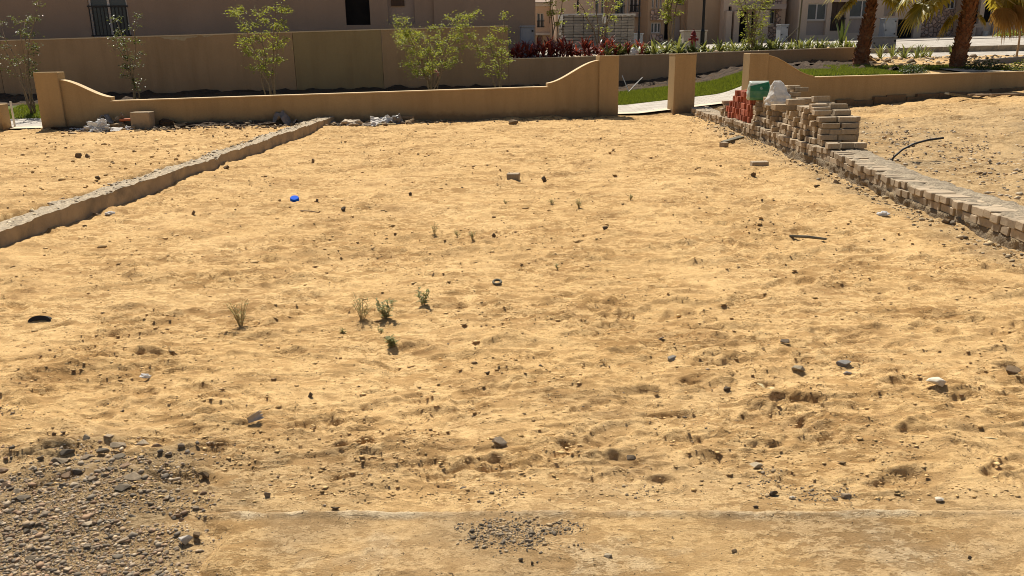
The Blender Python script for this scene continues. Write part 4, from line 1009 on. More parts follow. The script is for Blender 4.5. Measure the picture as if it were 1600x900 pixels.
o.tube([(.028*math.cos(a_), .028*math.sin(a_), .012) for a_ in np.linspace(0, 2*math.pi, 15)], .009, 6, cap=False); o = o.build('metal_ring', M['greywood'], None, p, 0); o.rotation_euler = (.3, 0, 0); tag(o, 'small dark ring lying on the sand in the centre of the lot', 'ring')
M['cup'] = pmat('dusty_clear_plastic', (.50, .45, .38), (.40, .35, .29), 20, .5, .1)
def cup_shard(label, px, py):
    p = G(px, py); mb = MB(); n = 12; vs = []
    for j, (r, z) in enumerate(((.022, 0), (.030, .05), (.038, .105))):
        for i in range(n+1):
            a = -1.15+2.3*i/n; vs.append((r*math.sin(a), r*math.cos(a)*.8, z+.006*math.sin(i*1.9)*j))
    mb.add(vs, [(j*(n+1)+i, j*(n+1)+i+1, (j+1)*(n+1)+i+1, (j+1)*(n+1)+i) for j in range(2) for i in range(n)])
    o = mb.build('plastic_cup', M['cup'], None, p+Vector((-.03, 0, .012)), 0, smooth=True); o.rotation_euler = (0, 1.25, .35); o.scale = (.62, .62, .62)
    s_ = o.modifiers.new('thickness', 'SOLIDIFY'); s_.thickness = .002; tag(o, label, 'cup')
cup_shard('crushed translucent white plastic cup on the sand left of centre', 398, 664)
for (px, py, px2, py2, r_, mt, nm, lb) in ((1233, 375, 1291, 380, .012, 'greywood', 'stick', 'straight grey stick lying on the sand on the right of the lot'), (1530, 687, 1566, 690, .004, 'palewood', 'reed', 'thin pale reed on the sand at the right edge'), (470, 333, 500, 336, .006, 'wood', 'twig', 'short twig on the sand beside the blue lid'), (140, 336, 158, 338, .008, 'wood', 'twig', 'short brown twig beside the left footing')):
    a, b = G(px, py, r_), G(px2, py2, r_); a.z = b.z = (a.z+b.z)/2-(.012 if nm == 'reed' else 0); m_ = (a+b)/2+Vector((0, 0, .006)); o = MB().tube([a, m_, b], [r_, r_*1.1, r_*.8], 6).build(nm, M[mt], None); tag(o, lb, nm)
p = G(172, 337); crumple('paper_scrap', 'small white scrap beside the left footing', 'litter', p, (.10, .07, .04), M['plasticw'], 63, .4, 3)
p = G(1380, 337); crumple('paper_scrap', 'crushed white scrap on the sand beside the brick footing', 'litter', p, (.12, .09, .05), M['plasticw'], 65, .4, 3)
p = G(1195, 608); mb = MB(); mb.leaf((0, 0, .012), (.55, -.8, .25), (0, 0, 1), .085, .030); mb.leaf((.03, -.04, .012), (.8, -.7, .05), (0, 0, 1), .075, .032); mb.leaf((0, 0, .012), (-.5, .6, .3), (0, 0, 1), .05, .02)
o = mb.build('dry_leaf', M['palewood'], None, p); tag(o, 'curled dry pale leaf on the sand right of centre', 'leaf')
p = G(228, 593); crumple('shell_fragment', 'tiny black and white shell-like fragment on the sand left of centre', 'litter', p, (.05, .035, .03), M['plasticw'], 67, .5, 3)

# ================================================================== STONES
def stone_mesh(i, flat=.55, n=12, mat=None):
    rr = random.Random(i*7+3); bm = bmesh.new()
    for _ in range(n):
        v = Vector((rr.gauss(0, 1), rr.gauss(0, 1), rr.gauss(0, 1))).normalized()*rr.uniform(.82, 1.0); bm.verts.new((v.x*.5, v.y*.5*rr.uniform(.75, 1), v.z*.5*flat))
    r_ = bmesh.ops.convex_hull(bm, input=bm.verts)
    bmesh.ops.delete(bm, geom=list({g for g in r_['geom_interior'] if isinstance(g, bmesh.types.BMVert)}), context='VERTS')
    bmesh.ops.bevel(bm, geom=list(bm.edges), offset=.022, segments=1, affect='EDGES', clamp_overlap=True)
    me = bpy.data.meshes.new('stone'); bm.to_mesh(me); bm.free(); me.materials.append(mat or M['stone']); return me
ST = [stone_mesh(i, .45+.05*(i % 5)) for i in range(12)]
STW = [stone_mesh(i+30, .5, 20, M['whitestone']) for i in range(3)]
def tone(c): 
    k = tuple(round(q, 3) for q in c)
    if k not in TONES: TONES[k] = pmat('stone_tone', c, tuple(q*.72 for q in c), 12, .9, .5, 60, .006, spec=.1, rand=.15, c3=tuple(q*1.2 for q in c), s3=7)
    return TONES[k]
TONES = {}
def stone(px, py, wpx, hpx, label, col=None, group=None, mesh=None, sink=.25, name='stone', rz=None, cat='stone'):
    """a stone wpx wide and hpx tall in the photo, lying on the ground"""
    p = G(px, py+hpx*.3); k = pxm(p); W = wpx*k*(.85 if col == DK else .95); sn = EYE/math.sqrt(p.x**2+p.y**2+EYE**2); Hh = min(max(.28*W, (hpx*k-.62*W*sn)), W*.9)
    me = mesh or stone_mesh(int(px*3+py), .55, 12, tone(col) if col else None)
    o = bpy.data.objects.new(name, me); C.objects.link(o)
    zs = [v.co.z for v in me.vertices]; hz = max(zs)-min(zs)
    o.scale = (W, W*.75, Hh/max(hz, .05)*1.15); o.rotation_euler = (0, 0, rnd.uniform(-.3, .3) if rz is None else rz)
    o.location = (p.x, p.y+W*.2, p.z-min(zs)*o.scale[2]-Hh*sink)
    return tag(o, label, cat, group)
GREY = (.28, .215, .145); DK = (.14, .105, .07); LT = (.44, .355, .235); BRN = (.22, .15, .085)
p = G(802, 285); o = bpy.data.objects.new('half_brick', BR[2]); C.objects.link(o); o.location = p+Vector((0, .06, -.012)); o.scale = (.62, 1, 1.15); o.rotation_euler = (0, 0, -.12); tag(o, 'grey half brick lying on the sand towards the back of the lot', 'brick')
p = G(1188, 260); o = bpy.data.objects.new('brick', BR[5]); C.objects.link(o); o.location = p+Vector((0, .06, -.012)); o.scale = (.95, 1, 1.0); o.rotation_euler = (0, 0, .05); tag(o, 'single grey brick lying on the sand beside the brick footing', 'brick')
p = G(1131, 231); o = bpy.data.objects.new('half_brick', BR[3]); C.objects.link(o); o.location = p+Vector((0, 0, -.01)); o.scale = (.45, .9, 1.2); o.rotation_euler = (0, 0, .6); tag(o, 'small grey brick end lying by the footing with a plank beside it', 'brick')
p = G(1144, 224); o = MB().box((-.28, -.05, 0), (.30, .05, .045), jit=.008).build('broken_plank', M['greywood'], None, p, .75); o.rotation_euler[1] = -.08; tag(o, 'dark broken plank leaning by the brick footing', 'plank')
stone(850, 280, 14, 11, 'round dark stone on the sand right of the half brick', DK)
stone(1463, 614, 38, 20, 'large pale wedge-shaped stone on the sand at the right', None, None, STW[0], .2, rz=.0)
stone(1183, 729, 30, 15, 'flat grey stone on the sand above the right gravel streak', LT)
stone(1137, 607, 18, 12, 'dark oval stone on the sand right of centre', DK)
stone(1035, 534, 16, 8, 'grey oval stone half sunk in the sand in the middle of the lot', GREY)
stone(1468, 785, 18, 11, 'pale stone lying just above the pavement edge at the right', None, None, STW[1])
stone(316, 744, 26, 16, 'brown angular stone at the right edge of the gravel patch', BRN)
stone(288, 845, 32, 22, 'white and black pebble at the lower right of the gravel patch', (.50, .45, .38), rz=.4)
stone(307, 836, 18, 16, 'round brown pebble touching the white and black pebble', BRN)
stone(418, 777, 13, 13, 'small smooth grey pebble just above the pavement edge', GREY)
stone(524, 797, 20, 10, 'dark flat stone on the pavement edge left of centre', DK)
stone(780, 701, 36, 9, 'long thin grey flake of stone on the sand near the front', GREY)
stone(986, 714, 24, 12, 'dark grey lump on the sand near the front, right of the boot print', DK)
stone(486, 620, 13, 12, 'small black lump on the sand above the plastic cup', DK)
stone(762, 589, 10, 9, 'small dark brown lump on the sand in the middle', DK)
stone(84, 683, 12, 7, 'left one of two small dark slivers above the gravel patch', DK)
stone(98, 681, 12, 8, 'right one of two small dark slivers above the gravel patch', DK, rz=.6)
stone(537, 331, 15, 8, 'dark flat fragment on the sand right of the blue lid', DK)
stone(494, 317, 12, 7, 'dark pebble on the sand just right of the blue lid', DK)
stone(1320, 575, 30, 12, 'bluish grey rubble lump on the sand on the right', (.27, .25, .22))
stone(1325, 588, 16, 8, 'small grey rubble lump below the bluish one on the right', (.25, .22, .19))
stone(1583, 592, 36, 12, 'brown flat slab of stone at the right edge of the photo', BRN)
stone(1250, 582, 30, 12, 'sandy grey lump beside the bluish rubble on the right', (.34, .28, .19))
stone(1226, 545, 18, 6, 'flat grey chip on the sand above the dry leaf', GREY)
stone(1050, 567, 26, 6, 'flat bluish chip half buried in the sand right of centre', (.30, .27, .22))
stone(825, 852, 14, 10, 'grey pebble in the dark gravel smear on the pavement', GREY)
stone(814, 879, 12, 10, 'black pebble near the front on the pavement below the gravel smear', DK)
stone(831, 884, 8, 8, 'tiny black pebble right of the one near the front edge', DK)
stone(1210, 772, 20, 13, 'dark round stone in the right gravel streak', DK)
stone(1238, 778, 12, 8, 'small white stone in the right gravel streak', None, None, STW[2])
stone(1323, 776, 22, 14, 'grey stone at the right end of the gravel streak', GREY)
stone(1182, 794, 14, 7, 'black flat pebble on the pavement edge left of the gravel streak', DK)
stone(1516, 871, 9, 8, 'black pebble on the pavement at the lower right', DK)
stone(1147, 860, 14, 9, 'small brown clod on the pavement right of centre', BRN)
stone(757, 858, 11, 8, 'pale chip at the left of the dark smear on the pavement', LT)
stone(950, 873, 20, 10, 'pale flat bare patch stone showing through the pavement dust', LT, sink=.6)
stone(120, 245, 16, 9, 'dark clod on the left neighbouring plot', BRN); stone(137, 246, 12, 8, 'brown clod beside the dark one on the left plot', BRN)
stone(152, 278, 14, 7, 'dark pebble in the middle of the left plot', DK)
stone(353, 264, 14, 7, 'dark stone lying at the foot of the left footing', BRN)
stone(302, 337, 10, 8, 'brown pebble on the sand near the left footing', BRN)
stone(489, 253, 9, 9, 'brown clod on the sand behind the blue lid', BRN)
stone(640, 302, 11, 6, 'black pebble on the sand left of the half brick', DK)
stone(945, 364, 20, 7, 'dark thin chip on the sand right of the middle', DK)
stone(772, 372, 9, 8, 'small dark clod on the sand in the middle behind the ring', DK)
stone(1177, 276, 12, 8, 'brown clod on the sand in front of the single grey brick', BRN)
stone(1308, 286, 14, 9, 'grey stone at the foot of the brick footing', GREY); stone(1480, 351, 20, 9, 'brown stone at the foot of the near end of the brick footing', BRN)
stone(1276, 295, 14, 6, 'dark flat stone on the sand near the brick footing', DK)
stone(802, 195, 18, 10, 'dark clod on the sand in front of the back wall', BRN)
# the gravel patch: the stones large enough to tell apart
gp = random.Random(17)
lst = [(182, 705, 36, 13), (168, 692, 26, 13), (133, 697, 24, 9), (220, 699, 28, 8), (245, 702, 24, 9), (105, 716, 34, 9), (90, 727, 36, 10), (135, 720, 28, 12), (160, 715, 28, 8), (62, 744, 28, 12), (104, 746, 22, 16), (120, 742, 22, 14), (205, 750, 38, 14), (145, 754, 26, 6), (34, 782, 28, 10), (24, 771, 24, 9), (8, 760, 26, 16), (55, 803, 18, 12),
       (61, 822, 22, 10), (8, 829, 16, 9), (42, 831, 16, 12), (135, 823, 24, 8), (90, 843, 14, 10), (26, 867, 18, 12), (45, 873, 26, 16), (18, 885, 22, 14), (135, 855, 18, 12), (102, 890, 20, 14), (118, 892, 14, 10), (172, 880, 22, 10), (145, 856, 14, 8), (190, 842, 28, 14), (187, 768, 36, 12), (262, 780, 14, 10), (240, 795, 14, 8), (205, 807, 14, 8), (305, 797, 18, 7), (225, 893, 22, 12), (75, 760, 20, 9), (50, 735, 16, 10),
       (195, 734, 24, 10), (172, 738, 18, 9), (120, 765, 16, 8), (150, 773, 16, 8), (30, 845, 14, 8), (78, 868, 16, 9), (155, 893, 16, 9), (68, 890, 14, 9), (12, 803, 14, 9), (95, 805, 12, 8), (185, 720, 24, 8), (262, 712, 18, 8), (2, 735, 26, 12), (250, 740, 14, 8), (225, 770, 12, 8)]
cols = [(.27, .21, .14), (.34, .26, .175), (.21, .17, .12), (.46, .36, .24), (.31, .21, .13), (.16, .13, .095)]
GT = ['brown-grey', 'tan', 'dark grey', 'pale sandy', 'reddish brown', 'charcoal']
_seen = {}
def glabel(px, py, w_, h_, c):
    sh = 'long flat' if w_ > 2.6*h_ else ('large' if w_ >= 26 else ('chunky' if h_ > .62*w_ else 'small flat'))
    rg = 'along the upper edge' if py < 730 else ('in the upper middle' if py < 790 else ('in the middle' if py < 840 else 'in the lower part'))
    rg += ', ' + ('far left' if px < 60 else ('left of its centre' if px < 130 else ('right of its centre' if px < 210 else 'far right')))
    key = (GT[c], sh, rg); _seen[key] = _seen.get(key, 0)+1
    return '%s%s %s stone %s of gravel' % ('' if _seen[key] == 1 else nth(_seen[key])+' ', sh, GT[c], rg)
for i, (px, py, w_, h_) in enumerate(lst):
    stone(px, py, w_, h_, glabel(px, py, w_, h_, i % 6), cols[i % 6], 'stones in the gravel patch', sink=.4)
for i in range(46):
    py = gp.uniform(700, 895); px = gp.uniform(0, 300-(py-700)*.15); w_ = gp.uniform(9, 15)
    stone(px, py, w_, w_*gp.uniform(.5, .75), 'small grey-brown stone among the finer gravel at the lower left corner', gp.choice(cols), 'stones in the gravel patch', mesh=None, sink=.25)

# uncountable pebbles, grit and clods
ico = None
def scatter(name, label, X, Y, S, cols, seed, z_off=0.0, flat=.6, tri=True, mat=None, cat='gravel', zf=None):
    g = np.random.RandomState(seed); N = len(X)
    t = (1+5**.5)/2
    V = np.array([(-1, t, 0), (1, t, 0), (-1, -t, 0), (1, -t, 0), (0, -1, t), (0, 1, t), (0, -1, -t), (0, 1, -t), (t, 0, -1), (t, 0, 1), (-t, 0, -1), (-t, 0, 1)])/1.9
    Fi = np.array([(0, 11, 5), (0, 5, 1), (0, 1, 7), (0, 7, 10), (0, 10, 11), (1, 5, 9), (5, 11, 4), (11, 10, 2), (10, 7, 6), (7, 1, 8), (3, 9, 4), (3, 4, 2), (3, 2, 6), (3, 6, 8), (3, 8, 9), (4, 9, 5), (2, 4, 11), (6, 2, 10), (8, 6, 7), (9, 8, 1)])
    if not tri:
        V = np.array([(1, 0, 0), (-1, 0, 0), (0, 1, 0), (0, -1, 0), (0, 0, 1), (0, 0, -1)])*1.0
        Fi = np.array([(0, 2, 4), (2, 1, 4), (1, 3, 4), (3, 0, 4), (2, 0, 5), (1, 2, 5), (3, 1, 5), (0, 3, 5)])
    k = len(V)
    P = V[None]*(1+g.uniform(-.42, .42, (N, k, 3)))
    P = P*np.stack([g.uniform(.7, 1.3, N), g.uniform(.6, 1.0, N), g.uniform(.7, 1.2, N)*flat], 1)[:, None]*(S/2)[:, None, None]
    a = g.uniform(0, 6.283, N); ca, sa = np.cos(a)[:, None], np.sin(a)[:, None]
    x = P[..., 0]*ca-P[..., 1]*sa; y = P[..., 0]*sa+P[..., 1]*ca
    Z = (surf(X, Y) if zf is None else zf(X, Y))+z_off
    P = np.stack([x+X[:, None], y+Y[:, None], P[..., 2]+(Z+S*.12)[:, None]], 2).reshape(-1, 3)
    Fx = (Fi[None]+(np.arange(N)*k)[:, None, None]).reshape(-1, 3)
    ci = np.array(cols)[g.randint(0, len(cols), N)]*g.uniform(.75, 1.25, (N, 1))
    T = np.concatenate([np.repeat(ci, k, 0), np.ones((N*k, 1))], 1)
    o = link(name, np_mesh(name, P, Fx, mat or M['pebble'], False, T)); return tag(o, label, cat, kind='stuff')
M['pebble'] = attrmat('pebble')
g = np.random.RandomState(23)
def poly_px(n, pxr, pyr, keep=None, seed=1, bias=1.0):
    g = np.random.RandomState(seed); px = g.uniform(pxr[0], pxr[1], n); py = pyr[0]+(pyr[1]-pyr[0])*g.uniform(0, 1, n)**bias
    if keep is not None:
        k = keep(px, py, g); px, py = px[k], py[k]
    D = _f[None]+_r[None]*((px-800)/F)[:, None]+_u[None]*((450-py)/F)[:, None]; t = -EYE/D[:, 2]
    return D[:, 0]*t, D[:, 1]*t
# gravel patch
def kp(px, py, g):
    wob = 45*gnoise(px/90., py/40., 721)+20*gnoise(px/35., py/18., 723); d = np.maximum((px-(290-(py-720)*.10)+wob)/85, (714-py-.05*(px-150)+.3*wob)/28); return g.uniform(0, 1, len(px)) > sstep(-1.5, 1.0, d)
X, Y = poly_px(16000, (-160, 370), (672, 905), kp, 31)
S = np.exp(np.random.RandomState(5).normal(math.log(.0062), .62, len(X))); S = np.clip(S, .003, .034)
scatter('gravel', 'patch of mixed grey and brown gravel in the lower left corner', X, Y, S, cols+[(.42, .30, .18), (.30, .19, .11)], 7)
X, Y = poly_px(24000, (-160, 390), (664, 905), kp, 35)
scatter('grit', 'fine grit between the gravel in the lower left corner', X, Y, np.full(len(X), .006), [(.40, .29, .16), (.46, .32, .15), (.24, .18, .11), (.34, .22, .10), (.14, .11, .075)], 9, tri=False)
# dark gravel streaks
def blob(cx, cy, rx, ry): return lambda px, py, g: g.uniform(0, 1, len(px)) > sstep(.0, 1.0, np.sqrt(((px-cx)/rx)**2+((py-cy)/ry)**2)+.35*gnoise(px/28., py/12., 731))
Xs, Ys = [], []
for (cx, cy, rx, ry, n) in ((795, 838, 95, 36, 3800), (880, 828, 40, 18, 500), (1195, 752, 40, 30, 300), (1270, 775, 110, 22, 600), (1325, 770, 30, 18, 160), (770, 765, 90, 40, 380), (1000, 770, 60, 25, 200), (12, 650, 45, 16, 200), (1325, 578, 30, 16, 120), (150, 640, 80, 12, 60), (840, 860, 90, 26, 120), (600, 745, 60, 20, 120), (1050, 660, 120, 40, 160), (880, 640, 130, 30, 150)):
    x, y = poly_px(n*2, (cx-rx, cx+rx), (cy-ry, cy+ry), blob(cx, cy, rx, ry), int(cx+cy)); Xs.append(x); Ys.append(y)
X = np.concatenate(Xs); Y = np.concatenate(Ys); S = np.clip(np.exp(np.random.RandomState(6).normal(math.log(.0043), .6, len(X))), .0025, .022)
scatter('dark_gravel', 'smears of dark gravel on the sand and pavement near the front', X, Y, S, [(.16, .125, .085), (.25, .19, .12), (.12, .095, .065), (.36, .27, .16), (.42, .30, .16)], 11)
# crumbs of soil and grit all over the lot
g = np.random.RandomState(61)
N = 36000; u = g.uniform(1/19.5, 1/2.62, N); Y = 1/u; X = g.uniform(-1, 1, N)*np.minimum(.68*(Y+.5)+.2, 4.35); X = np.where(X > 4.0, 3.9*g.uniform(-1, 1, N), X)
cm = crumb_mask(X, Y); k = g.uniform(0, 1, N) < .06+.94*cm**1.3; X, Y = X[k], Y[k]
S = np.clip(np.exp(g.normal(math.log(.0062), .5, len(X))), .003, .03)*(1+.13*Y)
SANDS = [(.60, .40, .175), (.54, .355, .15), (.48, .31, .125), (.57, .385, .17), (.42, .27, .11), (.62, .41, .18)]
scatter('soil_crumbs', 'crumbs of dry soil and grit scattered over the sandy lot', X, Y, S, SANDS+[(.30, .195, .09)], 13, tri=False, cat='soil', flat=.36)
N = 800; u = g.uniform(1/18, 1/2.5, N); Y = 1/u; X = g.uniform(-1, 1, N)*np.minimum(.68*(Y+.5)+.2, 4.3); X = np.where(X > 3.9, 3.8*g.uniform(-1, 1, N), X)
k = g.uniform(0, 1, N) < .12+.9*sstep(.0, .5, fbm(X, Y, 1.1, 3, 711)); X, Y = X[k], Y[k]; N = len(X)
S = np.clip(np.exp(g.normal(math.log(.0058), .5, N)), .003, .022)*(1+.08*Y)
scatter('dark_grit', 'dark grit and tiny pebbles sprinkled over the sandy lot', X, Y, S, [(.20, .14, .085), (.28, .19, .105), (.15, .11, .07), (.38, .29, .19)], 14, tri=False)
N = 900; Y = g.uniform(6, 19.5, N); X = g.uniform(-4.3, 3.9, N); k = g.uniform(0, 1, N) < .1+.9*crumb_mask(X, Y); X, Y = X[k], Y[k]
S = np.clip(np.exp(g.normal(math.log(.026), .5, len(X))), .01, .07)
scatter('clods', 'small clods of earth scattered over the back of the lot', X, Y, S, SANDS+[(.36, .235, .105)], 15, cat='soil', flat=.45)
# left plot, right plot, foot of the brick wall
N = 1500; Y = g.uniform(7, 17.8, N); X = -4.9-g.uniform(0, 1, N)**1.2*7
S = np.clip(np.exp(g.normal(math.log(.03), .45, N)), .01, .08); k = g.uniform(0, 1, N) < .25+.75*crumb_mask(X, Y)
scatter('clods', 'small clods of earth scattered over the left neighbouring plot', X[k], Y[k], S[k], SANDS+[(.25, .16, .075)], 19, cat='soil')
N = 7500; Y = g.uniform(7.5, 20.5, N); X = 4.62+g.uniform(0, 1, N)**1.25*(2.0+.55*(Y-6))
hp = np.exp(-(((X-6.2)/1.3)**2+((Y-13.4)/2.4)**2))+.7*np.exp(-(((X-5.8)/1.2)**2+((Y-9.5)/2.2)**2)); k = g.uniform(0, 1, N) < np.clip(.16+hp, 0, 1)*(1-.6*sstep(15, 19, Y))
S = np.clip(np.exp(g.normal(math.log(.025), .5, N)), .01, .075)
scatter('rubble', 'grey and brown rubble chips on the right neighbouring plot', X[k], Y[k], S[k], [(.46, .37, .25), (.34, .27, .185), (.54, .43, .28), (.42, .28, .15), (.25, .20, .145)], 21, cat='rubble')
N = 1100; Y = 5.4+14*g.uniform(0, 1, N)**1.3; X = WX(Y)-.02-np.abs(g.normal(0, .17, N))
S = np.clip(np.exp(g.normal(math.log(.021), .6, N)), .008, .08)
scatter('rubble', 'broken mortar and stones along the foot of the brick footing', X, Y, S, [(.42, .32, .19), (.30, .23, .14), (.50, .37, .20), (.20, .16, .11)], 25, cat='rubble')
N = 1900; X = np.where(g.uniform(0, 1, N) < .75, g.uniform(-10.3, -3.2, N), g.uniform(-3.2, 2, N)); Y = fence_y(X)-np.abs(g.normal(0, .40, N))-.03; S = np.clip(np.exp(g.normal(math.log(.055), .5, N)), .02, .17)*(1-.6*sstep(-3, 0, X))
scatter('rubble', 'dark clods and litter along the foot of the back garden wall', X, Y, S, [(.16, .11, .065), (.24, .16, .085), (.10, .075, .05), (.34, .25, .14)], 27, cat='rubble')
N = 700; X = g.uniform(11.0, 20, N); V_ = g.uniform(3, 9, N); Y = fence_y(X)+V_
S = np.clip(np.exp(g.normal(math.log(.09), .5, N)), .04, .3)
def scatter_z(name, label, X, Y, S, cols, seed, zf): return scatter(name, label, X, Y, S, cols, seed, cat='rubble', zf=zf)
N2 = 500; X2 = g.uniform(-2, 10.8, N2); Y2 = fence_y(X2)+g.uniform(6.75, 9.2, N2); S2 = np.clip(np.exp(g.normal(math.log(.06), .5, N2)), .03, .2)
_mac = macro
N = 1500; yk = g.uniform(5.0, 19.2, N); xk = -4.56-g.uniform(0, .33, N)+.05*fbm(yk, yk*0, 2.5, 3, 401)
scatter('kerb_grit', 'loose grit and crumbs lying on top of the left concrete footing', xk, yk, np.clip(np.exp(g.normal(math.log(.024), .5, N)), .01, .06), [(.50, .40, .27), (.36, .28, .18), (.58, .44, .25), (.26, .2, .13)], 41, zf=lambda x, y: .185+.02*fbm(y, y*0, 1.2, 3, 403)-.012)
scatter_z('bed_stones', 'pale stones scattered in the planting bed behind the low boundary wall', X2, Y2, S2, [(.66, .58, .45), (.5, .42, .3), (.4, .3, .2)], 33, lambda x, y: terrace_z(x, y-fence_y(x))+.015)
scatter_z('bank_stones', 'stones and dark clods on the sandy bank beside the palms', X, Y, S, [(.45, .35, .22), (.2, .14, .08), (.12, .085, .05), (.55, .45, .3)], 29, lambda x, y: np.where(y-fence_y(x) < 6.62, _mac(x, y), terrace_z(x, y-fence_y(x)))+.02)

# ================================================================== PLANTS
def along(px, v, py=90):
    p = on_plane(px, py, 19.95+v); return p.x, p.y
def sapling(label, px, v, h, spread, stems, nleaf, seed, lm='leaf', leaf=.085, zfun=None, t0=.3, group=None, lean=0.0, stake=False, clump=1.0, bias=0.0, thick=1.0, name='sapling'):
    rr = random.Random(seed); x, y = along(px, v); z = float(macro(x, y)) if zfun is None else zfun(x, y)
    t = thing(name, label, 'sapling', (x, y, z-.03), 0, group)
    mt = MB(); ml = MB()
    tips = []
    for i in range(stems):
        az = 2*math.pi*i/stems+rr.uniform(-.5, .5); hh = h*rr.uniform(.72, 1.0) if i else h; sp = spread*rr.uniform(.55, 1.0)
        p = Vector((rr.uniform(-.07, .07), rr.uniform(-.07, .07), 0)); pts = [p.copy()]; n = 7
        for k in range(1, n+1):
            u = k/n; q = Vector((math.cos(az)*sp*u**1.6+lean*u+bias*u, math.sin(az)*sp*.8*u**1.6, hh*u)); q += Vector((rr.uniform(-.05, .05), rr.uniform(-.05, .05), 0)); pts.append(p+q)
        mt.tube(pts, [.022*thick*(1-.8*k/n)+.004 for k in range(n+1)], 6)
        for k in range(1, n+1):
            u = k/n
            if u < t0: continue
            for _ in range(3 if u > .55 else 2):
                if rr.random() > .8*clump+.1: continue
                a2 = az+rr.uniform(-1.7, 1.7); L = spread*rr.uniform(.18, .55)*(1.15-.45*u)
                e = pts[k]+Vector((math.cos(a2)*L, math.sin(a2)*L, L*rr.uniform(.1, .8)))
                m_ = (pts[k]+e)/2+Vector((0, 0, -.02)); mt.tube([pts[k], m_, e], [.008*thick, .006*thick, .003], 4); tips.append((e, 1.0)); tips.append((m_*.35+e*.65, .6))
        tips.append((pts[-1], 1.0))
    for j in range(nleaf):
        e, wgt = rr.choice(tips); r_ = .16*rr.random()**.6
        a = rr.uniform(0, 6.283); el = rr.uniform(-.6, 1.1); d = Vector((math.cos(a)*math.cos(el), math.sin(a)*math.cos(el), math.sin(el)))
        b = e+Vector((rr.gauss(0, 1), rr.gauss(0, 1), rr.gauss(0, .7)))*r_*.6
        a2 = rr.uniform(0, 6.283); dl = Vector((math.cos(a2), math.sin(a2), rr.uniform(-.5, .5)))
        L = leaf*rr.uniform(.65, 1.25); ml.leaf(b, dl, Vector((rr.uniform(-.5, .5), rr.uniform(-.5, .5), 1)), L, L*.55)
    mt.build('trunk', M['bark'], t, smooth=True); ml.build('crown', M[lm], t)
    return t
TZ = lambda x, y: float(terrace_z(x, y-fence_y(x)))
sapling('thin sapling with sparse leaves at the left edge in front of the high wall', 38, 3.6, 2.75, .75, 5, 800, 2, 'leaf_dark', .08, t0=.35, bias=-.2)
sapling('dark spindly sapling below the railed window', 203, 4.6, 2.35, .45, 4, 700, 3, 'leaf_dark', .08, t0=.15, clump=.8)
sapling('bright leafy sapling in front of the middle of the high wall', 418, 3.6, 3.0, .75, 6, 2900, 5, 'leaf', .068, t0=.42, bias=-.12)
st_ = sapling('wide bushy sapling with many stems in front of the right part of the high wall', 672, 3.6, 2.35, 1.15, 10, 5200, 8, 'leaf', .066, t0=.38, bias=.15)
mb = MB(); mb.tube([(.16*math.cos(a), .12*math.sin(a), .98+.03*math.sin(3*a)) for a in np.linspace(0, 2*math.pi, 17)], .028, 6, cap=False); mb.tube([(.14, -.05, 1.0), (.22, -.08, .93), (.2, -.1, .84)], .022, 5)
mb.build('cloth_tie', pmat('faded_pink_cloth', (.36, .16, .13), (.28, .12, .10), 9, .95, .3), st_)
sapling('slim leaning sapling just left of the end of the high wall', 783, 3.7, 2.35, .55, 4, 1600, 13, 'leaf', .066, t0=.3, bias=-.35)
sapling('tall sapling in front of the small house with the white eave', 866, 8.6, 2.6, .38, 3, 420, 17, 'leaf', .11, TZ, t0=.3)
sapling('wide thin sapling in front of the wrapped block pallets', 938, 8.2, 2.5, 1.0, 5, 520, 19, 'leaf', .10, TZ, t0=.3, clump=.8)
sapling('slender sapling with a dense crown between the lamp posts', 1046, 9.0, 3.0, .42, 4, 1300, 23, 'leaf', .11, TZ, t0=.4)
sapling('bushy young tree in front of the stone-clad porch', 1172, 8.4, 2.6, .85, 6, 1500, 29, 'leaf', .10, TZ, t0=.12)
# bare stake with a brace
x, y = along(1244, 8.0); z = TZ(x, y); t = thing('tree_stake', 'bare grey stake with a slanting brace between the two far houses', 'stake', (x, y, z-.1))
mb = MB(); mb.tube([(0, 0, 0), (.03, 0, 1.3), (.05, 0, 2.6)], [.035, .03, .025], 7); mb.build('post', M['greywood'], t); MB().tube([(-.55, 0, .3), (0, .0, .85)], .016, 5).build('brace', M['greywood'], t)

def strap_plant(name, seed, n, L, W, mat, el=(.5, 1.4), droop=(.3, 1.0), stem=0.0):
    rr = random.Random(seed); mb = MB()
    for i in range(n):
        az = rr.uniform(0, 6.283); mb.strap((rr.uniform(-.03, .03), rr.uniform(-.03, .03), stem*rr.random()), az, rr.uniform(*el), L*rr.uniform(.6, 1.1), W*rr.uniform(.7, 1.2), rr.uniform(*droop), 4)
    return mb.mesh(name, mat)
RED = [strap_plant('red_plant', 100+i, 20, .42, .07, M['leaf_red'], stem=.30) for i in range(5)]
GRN = [strap_plant('strap_plant', 200+i, 15, .50, .075, M['leaf_green'], (.5, 1.4), (.3, 1.1)) for i in range(5)]
rp = random.Random(31)
def put_plant(name, meshes, px, v, sc, label, cat, group, z=None):
    x, y = along(px, v); o = bpy.data.objects.new(name, rp.choice(meshes)); C.objects.link(o)
    o.location = (x, y, (TZ(x, y) if z is None else z)-.01); o.rotation_euler = (0, 0, rp.uniform(0, 6.28)); o.scale = (sc, sc, sc*rp.uniform(.9, 1.15)); return tag(o, label, cat, group)
px = 803; ci = 0
while px < 1012:
    ci += 1
    put_plant('red_plant', RED, px+rp.uniform(-2, 2), rp.uniform(6.95, 8.3), rp.uniform(.75, 1.25)*(1 if px < 960 else .8), '%s red leafy plant from the left behind the low boundary wall' % nth(ci), 'plant', 'red plants behind the low boundary wall'); px += rp.uniform(4.2, 6.2)
px = 950; ci = 0
